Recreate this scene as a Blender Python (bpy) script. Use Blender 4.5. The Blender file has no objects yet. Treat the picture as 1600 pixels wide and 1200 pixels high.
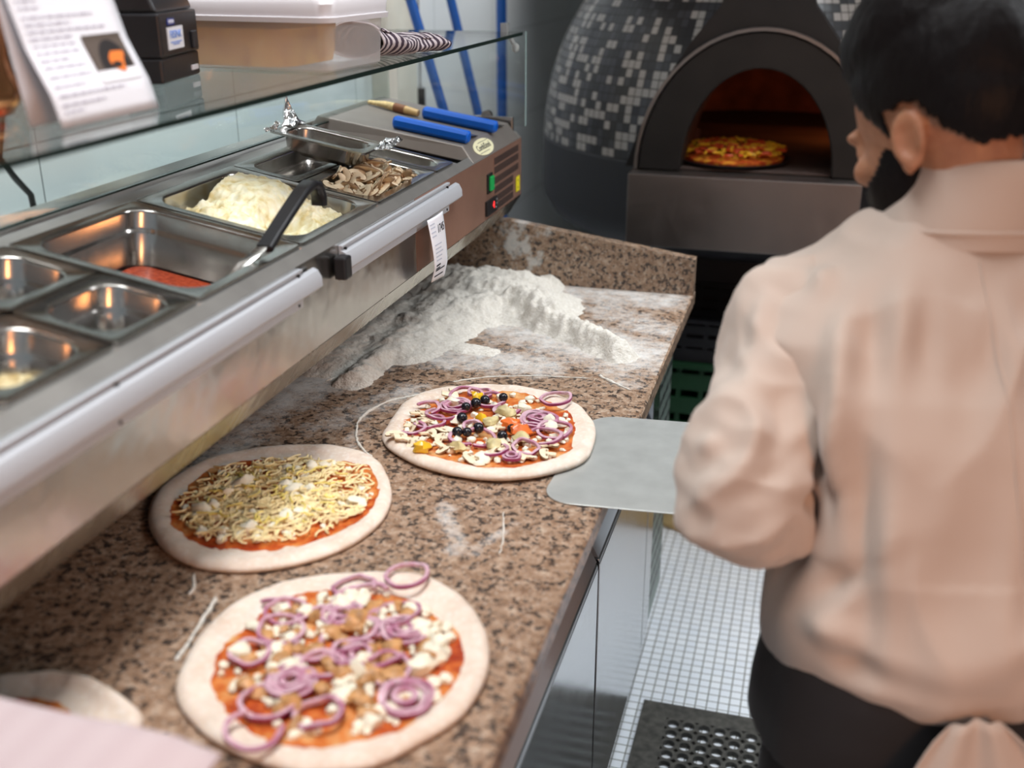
import bpy, bmesh, math, random
from math import sin, cos, pi, sqrt, radians, atan2
from mathutils import Vector, Matrix, noise
random.seed(7)
scene = bpy.context.scene
COL = scene.collection

# ------------------------------------------------------------------ camera
cam_d = bpy.data.cameras.new('camera')
cam = bpy.data.objects.new('camera', cam_d)
COL.objects.link(cam)
cam_d.sensor_width = 36.0
cam_d.lens = 1700.0 / 1600.0 * 36.0
cam_d.clip_start = 0.02
_r, _u, _f = Vector((.963, .271, 0)), Vector((-.100, .355, .929)), Vector((-.251, .895, -.369))
_r.normalize(); _f.normalize(); _u = _r.cross(_f).normalized(); _f = _u.cross(_r).normalized()
cam.matrix_world = Matrix(((_r.x, _u.x, -_f.x, 0), (_r.y, _u.y, -_f.y, 0), (_r.z, _u.z, -_f.z, 1.58), (0, 0, 0, 1)))
cam_d.dof.use_dof = True
cam_d.dof.focus_distance = 1.78
cam_d.dof.aperture_fstop = 2.6
scene.camera = cam

# ------------------------------------------------------------------ light and exposure
world = bpy.data.worlds.new('daylight')
scene.world = world
world.use_nodes = True
wb = world.node_tree.nodes['Background']
wb.inputs[0].default_value = (.80, .90, 1.0, 1)
wb.inputs[1].default_value = 0.38

def area(name, loc, target, size, sizey, power, col, spread=180):
    l = bpy.data.lights.new(name, 'AREA'); l.shape = 'RECTANGLE'
    l.size = size; l.size_y = sizey; l.energy = power; l.color = col; l.spread = radians(spread)
    o = bpy.data.objects.new(name, l); COL.objects.link(o)
    o.location = loc
    o.rotation_euler = (Vector(target) - Vector(loc)).to_track_quat('-Z', 'Y').to_euler()
    return o
area('ceiling_tube_light', (-.5, .80, 2.72), (-.5, .80, 0), .4, 1.4, 8.2, (.97, .98, 1.0), 80)
area('added_flour_fill', (1.3, 2.25, 2.45), (-.65, 1.85, .85), .4, .8, 4.0, (.92, .96, 1.0), 70)  # added unseen lamp, aimed at the flour below the topping unit
area('added_floor_fill', (.20, 2.15, 2.72), (.20, 2.15, 0), .3, 1.0, 6.5, (.88, .94, 1.0), 70)  # added unseen lamp to brighten the aisle floor
area('added_wall_fill', (-.86, 2.2, 2.4), (-1.15, 2.2, 1.25), 3.6, .12, 13, (.95, .97, 1.0), 56)  # added unseen lamp to brighten the left wall
area('added_ceiling_fill', (.3, 1.6, 2.2), (.3, 1.6, 3), .4, 1.6, 12, (.95, .97, 1.0))  # added unseen lamp facing up, ambient fill off the ceiling
area('warm_pendant_light', (1.0, -.35, 1.5), (.2, 1.1, 1.05), .4, .4, 10.5, (1.0, .40, .14))
ov = bpy.data.lights.new('oven_fire_light', 'POINT'); ov.energy = 1.8; ov.color = (1.0, .30, .07); ov.shadow_soft_size = .05
ovo = bpy.data.objects.new('oven_fire_light', ov); COL.objects.link(ovo); ovo.location = (.16, 3.30, 1.22)

scene.view_settings.view_transform = 'Standard'
scene.view_settings.look = 'None'
scene.view_settings.gamma = 1.0
scene.view_settings.use_curve_mapping = False
scene.view_settings.exposure = 0.08
scene.cycles.use_denoising = True
scene.cycles.max_bounces = 8
scene.cycles.caustics_reflective = False
scene.cycles.caustics_refractive = False
scene.cycles.sample_clamp_indirect = 6.0

# ------------------------------------------------------------------ mesh helpers
class MB:
    """collects geometry for ONE mesh object"""
    def __init__(s): s.v = []; s.f = []; s.m = []; s.uv = None
    def add(s, vs, fs, mi=0):
        o = len(s.v); s.v.extend([tuple(p) for p in vs])
        for f in fs: s.f.append(tuple(i + o for i in f)); s.m.append(mi)
        return s
    def box(s, x0, x1, y0, y1, z0, z1, mi=0, M=None):
        vs = [(x, y, z) for z in (z0, z1) for y in (y0, y1) for x in (x0, x1)]
        if M is not None: vs = [M @ Vector(p) for p in vs]
        return s.add(vs, [(0, 2, 3, 1), (4, 5, 7, 6), (0, 1, 5, 4), (2, 6, 7, 3), (0, 4, 6, 2), (1, 3, 7, 5)], mi)
    def hexa(s, b, t, mi=0):
        """b, t: four corners of the bottom and of the top, both counter-clockwise"""
        return s.add(list(b) + list(t), [(3, 2, 1, 0), (4, 5, 6, 7), (0, 1, 5, 4), (1, 2, 6, 5), (2, 3, 7, 6), (3, 0, 4, 7)], mi)
    def loft(s, rings, cap0=True, cap1=True, mi=0, closed=True):
        n = len(rings[0]); vs = [p for r in rings for p in r]; fs = []
        for i in range(len(rings) - 1):
            for j in range(n if closed else n - 1):
                a = i * n + j; b = i * n + (j + 1) % n
                fs.append((a, b, b + n, a + n))
        if cap0: fs.append(tuple(reversed(range(n))))
        if cap1: fs.append(tuple(range((len(rings) - 1) * n, len(rings) * n)))
        return s.add(vs, fs, mi)
    def tube(s, pts, r, n=10, mi=0, caps=True, flat=None):
        pts = [Vector(p) for p in pts]; R = r if isinstance(r, (list, tuple)) else [r] * len(pts)
        rings = []; side = None
        for i, p in enumerate(pts):
            t = (pts[min(i + 1, len(pts) - 1)] - pts[max(i - 1, 0)]).normalized()
            if side is None:
                side = t.cross(Vector((0, 0, 1)))
                if side.length < .05: side = t.cross(Vector((0, 1, 0)))
            side = (side - t * side.dot(t)).normalized(); up = side.cross(t).normalized()
            k = 1 if flat is None else flat
            rings.append([p + side * cos(2 * pi * j / n) * R[i] + up * sin(2 * pi * j / n) * R[i] * k for j in range(n)])
        return s.loft(rings, caps, caps, mi)
    def ring(s, pts, r, n=8, mi=0, flat=1.0):
        """closed tube through pts"""
        pts = [Vector(p) for p in pts]; N = len(pts); rings = []
        c = sum(pts, Vector()) / N
        for i, p in enumerate(pts):
            t = (pts[(i + 1) % N] - pts[i - 1]).normalized(); up = Vector((0, 0, 1))
            side = t.cross(up).normalized(); up = side.cross(t)
            rings.append([p + side * cos(2 * pi * j / n) * r + up * sin(2 * pi * j / n) * r * flat for j in range(n)])
        rings.append(rings[0]); return s.loft(rings, False, False, mi)
    def lathe(s, prof, c=(0, 0, 0), n=32, mi=0, cap0=True, cap1=True):
        c = Vector(c)
        return s.loft([[c + Vector((r * cos(2 * pi * j / n), r * sin(2 * pi * j / n), z)) for j in range(n)] for r, z in prof], cap0, cap1, mi)
    def ell(s, c, r, M=None, n=24, m=14, mi=0):
        c = Vector(c); rings = []
        for i in range(m + 1):
            a = -pi / 2 + pi * (i + (.02 if i == 0 else -.02 if i == m else 0)) / m
            ring = []
            for j in range(n):
                p = Vector((r[0] * cos(a) * cos(2 * pi * j / n), r[1] * cos(a) * sin(2 * pi * j / n), r[2] * sin(a)))
                p = c + p
                ring.append(M @ p if M is not None else p)
            rings.append(ring)
        return s.loft(rings, True, True, mi)
    def disc(s, pts, mi=0):
        c = sum((Vector(p) for p in pts), Vector()) / len(pts); n = len(pts)
        return s.add([c] + list(pts), [(0, i + 1, (i + 1) % n + 1) for i in range(n)], mi)
    def prism(s, outline, d, mi=0):
        """outline: 3-D points, extruded by vector d"""
        d = Vector(d); a = [Vector(p) for p in outline]; b = [p + d for p in a]; n = len(a)
        return s.add(a + b, [tuple(reversed(range(n))), tuple(range(n, 2 * n))] + [(i, (i + 1) % n, (i + 1) % n + n, i + n) for i in range(n)], mi)
    def grid(s, fn, nu, nv, mi=0, keep=None):
        vs = []; ok = []
        for i in range(nu + 1):
            for j in range(nv + 1):
                p = fn(i / nu, j / nv); vs.append(p)
        fs = []
        for i in range(nu):
            for j in range(nv):
                a = i * (nv + 1) + j
                f = (a, a + nv + 1, a + nv + 2, a + 1)
                if keep is None or keep([vs[k] for k in f]): fs.append(f)
        return s.add(vs, fs, mi)
    def mesh(s, name):
        me = bpy.data.meshes.new(name); me.from_pydata(s.v, [], s.f); me.update()
        return me
    def build(s, name, mats, parent=None, smooth=35, bevel=0, world=False, fix=True):
        me = s.mesh(name)
        for m in (mats if isinstance(mats, (list, tuple)) else [mats]): me.materials.append(m)
        if len(me.materials) > 1: me.polygons.foreach_set('material_index', s.m)
        bm = bmesh.new(); bm.from_mesh(me)
        loose = [v for v in bm.verts if not v.link_faces]
        if loose: bmesh.ops.delete(bm, geom=loose, context='VERTS')
        if fix: bmesh.ops.recalc_face_normals(bm, faces=bm.faces)
        bm.to_mesh(me); bm.free()
        if smooth:
            me.polygons.foreach_set('use_smooth', [True] * len(me.polygons))
            me.set_sharp_from_angle(angle=radians(smooth))
        o = bpy.data.objects.new(name, me); COL.objects.link(o)
        if bevel:
            b = o.modifiers.new('bevel', 'BEVEL'); b.width = bevel; b.segments = 2; b.limit_method = 'ANGLE'; b.angle_limit = radians(40)
            b.harden_normals = False
        if parent is not None: attach(o, parent, world)
        return o

def wm(o):
    m = Matrix.LocRotScale(o.location, o.rotation_euler, o.scale)
    return m
def attach(o, parent, world=False):
    o.parent = parent
    if world: o.matrix_parent_inverse = wm(parent).inverted()
def tag(o, label, cat, group=None, kind=None):
    o['label'] = label; o['category'] = cat
    if group: o['group'] = group
    if kind: o['kind'] = kind
    return o
def struct(o): o['kind'] = 'structure'; return o
def thing(name, label, cat, loc=(0, 0, 0), rot=(0, 0, 0), group=None):
    o = bpy.data.objects.new(name, None); o.empty_display_size = .05; COL.objects.link(o)
    o.location = loc; o.rotation_euler = rot
    return tag(o, label, cat, group)
def copy_thing(root, loc, rot, label=None, group=None, scale=None):
    c = root.copy(); COL.objects.link(c); c.location = loc; c.rotation_euler = rot
    if scale: c.scale = scale
    if label: c['label'] = label
    if group: c['group'] = group
    for ch in list(root.children):
        d = ch.copy(); COL.objects.link(d); d.parent = c
        for g in list(ch.children):
            e = g.copy(); COL.objects.link(e); e.parent = d
    return c
def text_obj(name, body, size, mat, parent, M, extrude=.0002, world=True, shear=0):
    cu = bpy.data.curves.new(name, 'FONT'); cu.body = body; cu.size = size; cu.extrude = extrude; cu.shear = shear
    cu.align_x = 'CENTER'; cu.align_y = 'CENTER'
    t = bpy.data.objects.new('tmp', cu); COL.objects.link(t)
    bpy.context.view_layer.update()
    me = bpy.data.meshes.new_from_object(t.evaluated_get(bpy.context.evaluated_depsgraph_get()))
    bpy.data.objects.remove(t)
    me.transform(M); me.materials.clear(); me.materials.append(mat); me.name = name
    o = bpy.data.objects.new(name, me); COL.objects.link(o)
    if parent is not None: attach(o, parent, world)
    return o
def frame_matrix(o, x, y):
    x = Vector(x).normalized(); y = Vector(y); y = (y - x * y.dot(x)).normalized(); z = x.cross(y)
    return Matrix(((x.x, y.x, z.x, o[0]), (x.y, y.y, z.y, o[1]), (x.z, y.z, z.z, o[2]), (0, 0, 0, 1)))
def fuse(mb, voxel, smooth_it=4, name='fused', fac=.5):
    """one continuous skin around overlapping closed shapes"""
    me = mb.mesh(name); bm = bmesh.new(); bm.from_mesh(me); bmesh.ops.recalc_face_normals(bm, faces=bm.faces); bm.to_mesh(me); bm.free()
    o = bpy.data.objects.new('tmp', me); COL.objects.link(o)
    r = o.modifiers.new('r', 'REMESH'); r.mode = 'VOXEL'; r.voxel_size = voxel
    if smooth_it:
        q = o.modifiers.new('s', 'SMOOTH'); q.iterations = smooth_it; q.factor = fac
    bpy.context.view_layer.update()
    out = bpy.data.meshes.new_from_object(o.evaluated_get(bpy.context.evaluated_depsgraph_get()))
    bpy.data.objects.remove(o); out.name = name
    return out
def mesh_obj(name, me, mat, parent=None, world=True):
    me.materials.clear(); me.materials.append(mat)
    me.polygons.foreach_set('use_smooth', [True] * len(me.polygons))
    o = bpy.data.objects.new(name, me); COL.objects.link(o)
    if parent is not None: attach(o, parent, world)
    return o
def fbm(p, sc, oct=3):
    return noise.fractal(Vector(p) * sc, 1.0, 2.0, oct)
def rrect(lx, ly, r, n=6):
    pts = []
    for cx, cy, a0 in ((lx / 2 - r, ly / 2 - r, 0), (-lx / 2 + r, ly / 2 - r, 90), (-lx / 2 + r, -ly / 2 + r, 180), (lx / 2 - r, -ly / 2 + r, 270)):
        for k in range(n + 1):
            a = radians(a0 + 90 * k / n); pts.append((cx + r * cos(a), cy + r * sin(a)))
    return pts

# ------------------------------------------------------------------ materials
class NT:
    def __init__(s, name):
        s.m = bpy.data.materials.new(name); s.m.use_nodes = True; s.t = s.m.node_tree
        s.b = s.t.nodes['Principled BSDF']
    def n(s, typ, **kw):
        nd = s.t.nodes.new('ShaderNode' + typ)
        for k, v in kw.items():
            if k.startswith('i_'):
                key = k[2:]; key = int(key) if key.isdigit() else key.replace('_', ' ')
                s.put(nd.inputs[key], v)
            else: setattr(nd, k, v)
        return nd
    def put(s, sock, v):
        if isinstance(v, bpy.types.NodeSocket): s.t.links.new(v, sock)
        elif isinstance(v, bpy.types.Node): s.t.links.new(v.outputs[0], sock)
        else:
            if isinstance(v, (tuple, list)) and len(v) == 3 and sock.type == 'RGBA': v = (*v, 1)
            sock.default_value = v
    def set(s, **kw):
        for k, v in kw.items(): s.put(s.b.inputs[k.replace('_', ' ')], v)
        return s
    def obj(s): return s.n('TexCoord').outputs['Object']
    def uv(s): return s.n('TexCoord').outputs['UV']
    def noise(s, scale, detail=3, vec=None, rough=.5):
        return s.n('TexNoise', i_Vector=vec if vec is not None else s.obj(), i_Scale=scale, i_Detail=detail, i_Roughness=rough).outputs[0]
    def ramp(s, fac, stops, interp='LINEAR'):
        r = s.n('ValToRGB', i_0=fac); cr = r.color_ramp; cr.interpolation = interp
        while len(cr.elements) < len(stops): cr.elements.new(.5)
        for e, (p, c) in zip(cr.elements, stops):
            e.position = p; e.color = (*c, 1) if not isinstance(c, (int, float)) else (c, c, c, 1)
        return r.outputs[0]
    def mix(s, fac, a, b):
        x = s.n('Mix', data_type='RGBA'); s.put(x.inputs[0], fac); s.put(x.inputs[6], a); s.put(x.inputs[7], b); return x.outputs[2]
    def math(s, op, a, b=0.0, c=None):
        x = s.n('Math', operation=op); s.put(x.inputs[0], a); s.put(x.inputs[1], b)
        if c is not None: s.put(x.inputs[2], c)
        return x.outputs[0]
    def bump(s, h, strength=.3, dist=.002):
        b = s.n('Bump', i_Strength=strength, i_Distance=dist, i_Height=h); s.put(s.b.inputs['Normal'], b.outputs[0]); return s
    def scale(s, v, vec=None):
        return s.n('Mapping', i_Vector=vec if vec is not None else s.obj(), i_Scale=v).outputs[0]

def plain(name, c, rough=.5, metal=0.0, nz=0, nscale=40, **kw):
    t = NT(name)
    if nz:
        f = t.noise(nscale, 4); col = t.ramp(f, [(.3, tuple(x * (1 - nz) for x in c)), (.7, tuple(min(1, x * (1 + nz)) for x in c))]); t.set(Base_Color=col)
    else: t.set(Base_Color=c)
    t.set(Roughness=rough, Metallic=metal, **kw); return t.m

def steel(name, c=(.62, .60, .57), rough=.24, streak=(1, 60, 1), dents=0.0, smudge=.12):
    t = NT(name)
    f = t.noise(6, 5, t.scale(streak)); s2 = t.noise(14, 4)
    r = t.math('ADD', t.math('MULTIPLY', f, .14), t.math('MULTIPLY', s2, smudge)); r = t.math('ADD', r, rough - .12)
    t.set(Base_Color=t.mix(s2, tuple(x * .86 for x in c), c), Roughness=r, Metallic=1.0)
    if dents: t.bump(t.noise(16, 2), dents, .01)
    return t.m
M_steel = steel('brushed_steel')
M_pan = steel('pan_steel', (.50, .47, .44), .20, (8, 8, 8))
M_front = steel('dented_steel', (.66, .63, .59), .22, (1, 8, 1), dents=.18)
M_door = steel('door_steel', (.66, .68, .70), .18, (60, 60, 1))
M_peel = plain('aluminium_sheet', (.60, .61, .58), .36, .55, .08, 25)
M_alu = plain('anodised_aluminium', (.55, .575, .61), .40, .25)
M_darksteel = plain('blackened_steel', (.022, .018, .016), .42, .6, .3, 12)
M_black = plain('black_plastic', (.012, .012, .014), .38)
M_blackmatte = plain('black_paint', (.012, .012, .015), .6)
M_blue = plain('blue_plastic', (.0, .12, .62), .35)
M_bluepole = plain('blue_coated_pole', (.0, .07, .30), .4)
M_white = plain('white_paper', (.80, .80, .84), .7)
M_ink = plain('grey_ink', (.18, .18, .22), .8)
M_inkblack = plain('black_ink', (.02, .02, .03), .8)
M_yellow = plain('yellow_sticker', (.85, .72, .02), .5)
M_coppertint = plain('copper_tinted_steel', (.80, .38, .17), .22, 1.0, .15, 20)
M_rubber = plain('black_rubber', (.055, .052, .044), .7, 0, .5, 60)

def glass(name, tint=(.965, .985, .98), rough=.0):
    t = NT(name); t.set(Base_Color=tint, Roughness=rough, IOR=1.45, Transmission_Weight=1.0)
    # thin sheets let light straight through for shadow rays via mixed transparency
    tr = t.n('BsdfTransparent', i_Color=tint); gl = t.n('BsdfGlossy', i_Roughness=.02)
    lw = t.n('LayerWeight', i_Blend=.5).outputs['Facing']
    fr = t.math('MULTIPLY_ADD', t.math('POWER', lw, 5.0), .9, .045)
    mx = t.n('MixShader'); t.put(mx.inputs[0], fr); t.put(mx.inputs[1], tr.outputs[0]); t.put(mx.inputs[2], gl.outputs[0])
    t.put(t.t.nodes['Material Output'].inputs[0], mx.outputs[0]); return t.m
M_glass = glass('clear_glass')
M_glassback = glass('pale_green_glass', (.90, .96, .95))
M_glassedge = plain('glass_edge_green', (.008, .020, .016), .5, Specular_IOR_Level=.2)
# ------------------------------------------------------------------ room shell
def tile_mat(name, c1, c2, grout, w, h, mortar, rough, plane='XY', off=(0, 0)):
    t = NT(name); o = t.obj(); s = t.n('SeparateXYZ', i_0=o)
    a, b = {'XY': (0, 1), 'YZ': (1, 2), 'XZ': (0, 2)}[plane]
    v = t.n('CombineXYZ', i_0=t.math('ADD', s.outputs[a], off[0]), i_1=t.math('ADD', s.outputs[b], off[1])).outputs[0]
    br = t.n('TexBrick', offset=0.0, squash=1.0, i_Vector=v, i_Scale=1.0, i_Color1=c1, i_Color2=c2, i_Mortar=grout, i_Mortar_Size=mortar, i_Mortar_Smooth=.1, i_Brick_Width=w, i_Row_Height=h)
    stain = t.noise(5, 4)
    t.set(Base_Color=t.mix(t.math('MULTIPLY', stain, .16), br.outputs[0], tuple(x * .55 for x in c1)), Roughness=t.mix(br.outputs[1], (rough,) * 3, (.8,) * 3))
    t.bump(t.math('SUBTRACT', 1.0, br.outputs[1]), .35, .001)
    return t.m
M_floor = tile_mat('white_mosaic_floor', (.86, .89, .92), (.80, .84, .89), (.13, .13, .10), .0247, .0247, .0014, .28)
M_wall = tile_mat('pale_wall_tile', (.82, .86, .86), (.79, .83, .84), (.36, .39, .39), .605, .33, .0022, .22, 'YZ', (-.205, 0.01))
M_wallfar = tile_mat('grey_wall_tile', (.34, .38, .38), (.31, .35, .35), (.12, .13, .13), .40, .33, .003, .3, 'XZ')
M_ceil = plain('ceiling_paint', (.62, .62, .60), .8)
struct(MB().box(-1.25, 2.6, -3.0, 5.5, -.05, 0).build('floor', M_floor, smooth=0))
struct(MB().box(-1.25, -1.15, -.6, 5.5, 0, 2.8).build('wall_left', M_wall, smooth=0))
struct(MB().box(-1.15, 2.6, 5.4, 5.5, 0, 2.8).build('wall_far', M_wallfar, smooth=0))
struct(MB().box(2.5, 2.6, .4, 5.4, 0, 2.8).build('wall_right', M_wallfar, smooth=0))
struct(MB().box(-1.25, 2.6, .2, 5.5, 2.8, 2.9).build('ceiling', M_ceil, smooth=0))
M_cream = plain('cream_paint', (.72, .70, .60), .5, nz=.08, nscale=10)
struct(MB().box(-1.15, -1.10, 2.73, 2.94, 0, 2.8).build('trim_1', M_cream, smooth=0, bevel=.004))

M_panel = plain('dark_wood_panel', (.115, .060, .030), .35, 0, .3, 9)
struct(MB().box(-1.15, -1.135, .1, 1.86, 1.46, 2.5).build('trim_2', M_panel, smooth=0, bevel=.004))

# ------------------------------------------------------------------ granite worktop
def granite():
    t = NT('flecked_granite'); o = t.obj()
    n1 = t.noise(70, 3, o, .6); n2 = t.noise(112, 3, t.n('Mapping', i_Vector=o, i_Location=(3.1, 7.7, 1.9)).outputs[0], .65); n3 = t.noise(6, 2, o)
    n4 = t.noise(210, 2, t.n('Mapping', i_Vector=o, i_Location=(9.1, 2.7, 4.9)).outputs[0], .5)
    base = t.ramp(n1, [(.32, (.20, .115, .070)), (.46, (.295, .188, .120)), (.58, (.385, .26, .178)), (.72, (.50, .39, .29))])
    base = t.mix(t.ramp(n4, [(.60, 0.0), (.70, .7)]), base, (.56, .50, .43))
    base = t.mix(t.ramp(n2, [(.53, 0.0), (.585, .9)]), base, (.030, .024, .022))
    fl = t.n('Attribute', attribute_name='flour').outputs['Fac']
    grain = t.noise(420, 3, o, .8); cl = t.noise(38, 5, o, .7)
    k = t.math('ADD', t.math('MULTIPLY', cl, .78), t.math('MULTIPLY', grain, .42))
    dust = t.math('SUBTRACT', t.math('ADD', fl, t.math('MULTIPLY', k, 1.25)), 1.38)
    dust = t.n('Clamp', i_Value=t.math('MULTIPLY', dust, 2.4)).outputs[0]
    sp = t.ramp(t.noise(230, 4, o, .75), [(.69, 0.0), (.73, .55)])
    dust = t.math('MAXIMUM', t.math('MULTIPLY', dust, .80), t.math('MULTIPLY', sp, .8))
    t.set(Base_Color=t.mix(dust, base, (.68, .665, .63)), Roughness=t.math('MULTIPLY_ADD', dust, .5, .30))
    t.bump(n3, .04, .002); return t.m
M_granite = granite()
worktop = thing('granite_worktop', 'speckled brown granite worktop dusted with flour, with an upstand at the far end', 'worktop', (-.63, 1.3, .87))

def seg_d(p, a, b):
    ax, ay = a; bx, by = b; dx, dy = bx - ax, by - ay
    t = max(0, min(1, ((p[0] - ax) * dx + (p[1] - ay) * dy) / (dx * dx + dy * dy + 1e-9)))
    return math.hypot(p[0] - ax - t * dx, p[1] - ay - t * dy), t
DUST = [((-.80, 2.20), (-.30, 2.20), .13, .85), ((-.76, 2.05), (-.30, 1.85), .17, .9), ((-.74, 1.80), (-.82, 1.50), .13, .95), ((-.70, 1.75), (-.45, 1.75), .11, .85),
        ((-.40, 2.1), (-.26, 2.0), .10, .75), ((-.36, 1.80), (-.27, 1.70), .06, .70), ((-.82, 1.5), (-.79, 1.25), .10, .82), ((-.62, 1.58), (-.70, 1.40), .07, .74),
        ((-.56, 1.67), (-.28, 1.72), .05, .45), ((-.66, 1.5), (-.62, 1.30), .04, .66), ((-.43, 1.20), (-.38, 1.10), .030, .80), ((-.33, 1.18), (-.36, 1.10), .022, .72),
        ((-.62, .93), (-.57, .78), .03, .42), ((-.80, .98), (-.62, .90), .05, .32), ((-.86, .95), (-.8, .80), .06, .30)]
def flour_amount(x, y):
    a = 0.0
    for p, q, r, s in DUST:
        d = seg_d((x, y), p, q)[0]
        a = max(a, s * max(0.0, 1 - (d / r) ** 2 * .8))
    return min(1, a + .10 * max(0, min(1, (y - .9) / 1.0)))
def flour_attr(o, fn):
    me = o.data; at = me.attributes.new('flour', 'FLOAT', 'POINT')
    at.data.foreach_set('value', [fn(v.co) for v in me.vertices])
X0, X1, Y0, Y1 = -1.06, -.231, .36, 2.244
m = MB(); NX, NY = 100, 220
m.grid(lambda a, b: (X0 + (X1 - .003 - X0) * a, Y0 + (Y1 - Y0) * b, .9), NX, NY)
m.add([(X0, Y0, .9), (X1 - .003, Y0, .9), (X1, Y0, .897), (X1, Y0, .872), (X1 - .002, Y0, .870), (X0, Y0, .870),
       (X0, 2.285, .9), (X1 - .003, 2.285, .9), (X1, 2.285, .897), (X1, 2.285, .872), (X1 - .002, 2.285, .870), (X0, 2.285, .870)],
      [(5, 4, 3, 2, 1, 0), (6, 7, 8, 9, 10, 11), (1, 2, 8, 7), (2, 3, 9, 8), (3, 4, 10, 9), (4, 5, 11, 10), (5, 0, 6, 11)])
slab = m.build('slab', M_granite, worktop, smooth=30, world=True)
flour_attr(slab, lambda v: flour_amount(v.x, v.y) if v.z > .895 else 0)
# upstand: taller towards the topping unit
m = MB(); n = 60
prof = lambda x: .9805 + (.231 + x) * -.1415 if x > -.64 else 1.0385
def up_fn(a, b):
    x = -1.0 + (X1 + 1.0) * a; return (x, 2.244, .9005 + (prof(x) - .9025) * b)
m.grid(up_fn, 220, 44)
def up_top(a, b):
    x = -1.0 + (X1 + 1.0) * a; return (x, 2.244 + .028 * b, prof(x) - .002)
m.grid(up_top, n, 2)
m.grid(lambda a, b: (-1.0 + (X1 + 1.0) * a, 2.272, .9005 + (prof(-1.0 + (X1 + 1.0) * a) - .9025) * b), n, 2)
m.add([(X1, 2.244, .9005), (X1, 2.272, .9005), (X1, 2.272, prof(X1) - .002), (X1, 2.244, prof(X1) - .002)], [(0, 1, 2, 3)])
ups = m.build('upstand', M_granite, worktop, smooth=30, world=True)
flour_attr(ups, lambda v: max(0, (1.45 - math.hypot(v.x + .615, (v.z - .985) * .8) / .080) * (.75 + .9 * noise.noise(Vector((v.x * 45, 3, v.z * 30)))) + .35 * noise.noise(Vector((v.x * 120, 1, v.z * 120)))) if v.x < -.47 else 0 + (.40 if v.x < -.3 else .2) * max(0, noise.noise(Vector((v.x * 14, 0, v.z * 14)))))

MB().box(-1.0, -.972, Y0, 2.2435, .9005, 1.0395).build('rear_upstand', M_granite, worktop, 0, world=True)

# ------------------------------------------------------------------ refrigerated cabinet below
cab = thing('refrigerated_cabinet', 'stainless steel refrigerated cabinet with doors under the granite worktop', 'cabinet', (-.6, 1.3, .0))
FX = -.268
MB().box(-1.0, FX - .028, .40, 2.288, .16, .868).build('body', M_blackmatte, cab, 0, world=True)
for i, (a, b) in enumerate(((.415, .925), (.939, 1.448), (1.462, 1.983))):
    m = MB(); m.box(FX - .020, FX, a, b, .165, .690)
    m.hexa([(FX - .02, a, .6905), (FX, a, .6905), (FX, b, .6905), (FX - .02, b, .6905)], [(FX - .024, a, .700), (FX - .002, a, .697), (FX - .002, b, .697), (FX - .024, b, .700)])
    d = m.build('door', M_door, cab, 0, bevel=.0015, world=True)
    MB().hexa([(FX - .027, a, .7005), (FX - .003, a, .7005), (FX - .003, b, .7005), (FX - .027, b, .7005)], [(FX - .027, a, .748), (FX - .006, a, .706), (FX - .006, b, .706), (FX - .027, b, .748)]).build('grip_edge', M_alu, d, 0, world=True)
MB().box(FX - .018, FX - .001, 1.997, 2.085, .165, .862).build('side_post', M_door, cab, 0, bevel=.001, world=True)
m = MB(); m.box(FX - .016, FX - .004, 2.092, 2.288, .165, .862)
for r in range(16):
    for c in range(4):
        y = 2.112 + c * .046; z = .22 + r * .039
        m.box(FX - .0045, FX - .0035, y, y + .032, z, z + .012, 1)
vent = m.build('vent_panel', [plain('grey_green_panel', (.22, .28, .25), .4, .5), M_black], cab, 0, world=True)
for y in (.5, 1.46, 2.2):
    for x in (-.95, -.34):
        MB().lathe([(.02, 0), (.02, .16)], (x, y, 0), 14).build('leg', M_steel, cab, world=True)

# ------------------------------------------------------------------ rubber mat with holes
def rubber_mat():
    m = MB(); P = .0335; nx, ny = 25, 31; x0, y1 = -.232, 2.005; T = .013
    N = 16
    for i in range(nx):
        for j in range(ny):
            cx = x0 + P * (i + .5) + .03; cy = y1 - P * (j + .5) - .03
            inner, outer = [], []
            for k in range(N):
                a = 2 * pi * k / N + pi / N; R = .0126
                inner.append((cx + R * cos(a), cy + R * sin(a)))
                ca, sa = abs(cos(a)), abs(sin(a)); h = P / 2
                r = h / max(ca, sa); x, y = r * ca, r * sa
                q = .0058  # quarter of the small hole in the corner
                dx, dy = h - x, h - y
                if dx * dx + dy * dy < q * q:
                    # slide back along the ray to the small hole's rim
                    lo, hi = 0, r
                    for _ in range(20):
                        md = (lo + hi) / 2
                        if (h - md * ca) ** 2 + (h - md * sa) ** 2 < q * q: hi = md
                        else: lo = md
                    r = lo
                outer.append((cx + r * cos(a), cy + r * sin(a)))
            vs = [(x, y, T) for x, y in outer] + [(x, y, T) for x, y in inner] + [(x, y, .002) for x, y in inner] + [(x, y, .002) for x, y in outer]
            fs = []
            for k in range(N):
                l = (k + 1) % N
                fs += [(k, l, N + l, N + k), (N + k, N + l, 2 * N + l, 2 * N + k)]
                fs.append((3 * N + k, 3 * N + l, l, k))
            m.add(vs, fs)
    xa, xb = x0 + .03, x0 + .03 + nx * P; yb, ya = y1 - .03, y1 - .03 - ny * P
    for bx in ((x0 - .028, xa, ya - .05, yb + .05), (xb, xb + .05, ya - .05, yb + .05), (xa, xb, yb, yb + .05), (xa, xb, ya - .05, ya)):
        m.box(*bx, .001, T)
    return m
matm = rubber_mat()
o = matm.build('rubber_floor_mat', M_rubber, None, 0, fix=False)
tag(o, 'black rubber anti-fatigue floor mat with round drainage holes on the white mosaic floor', 'floor mat')

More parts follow.
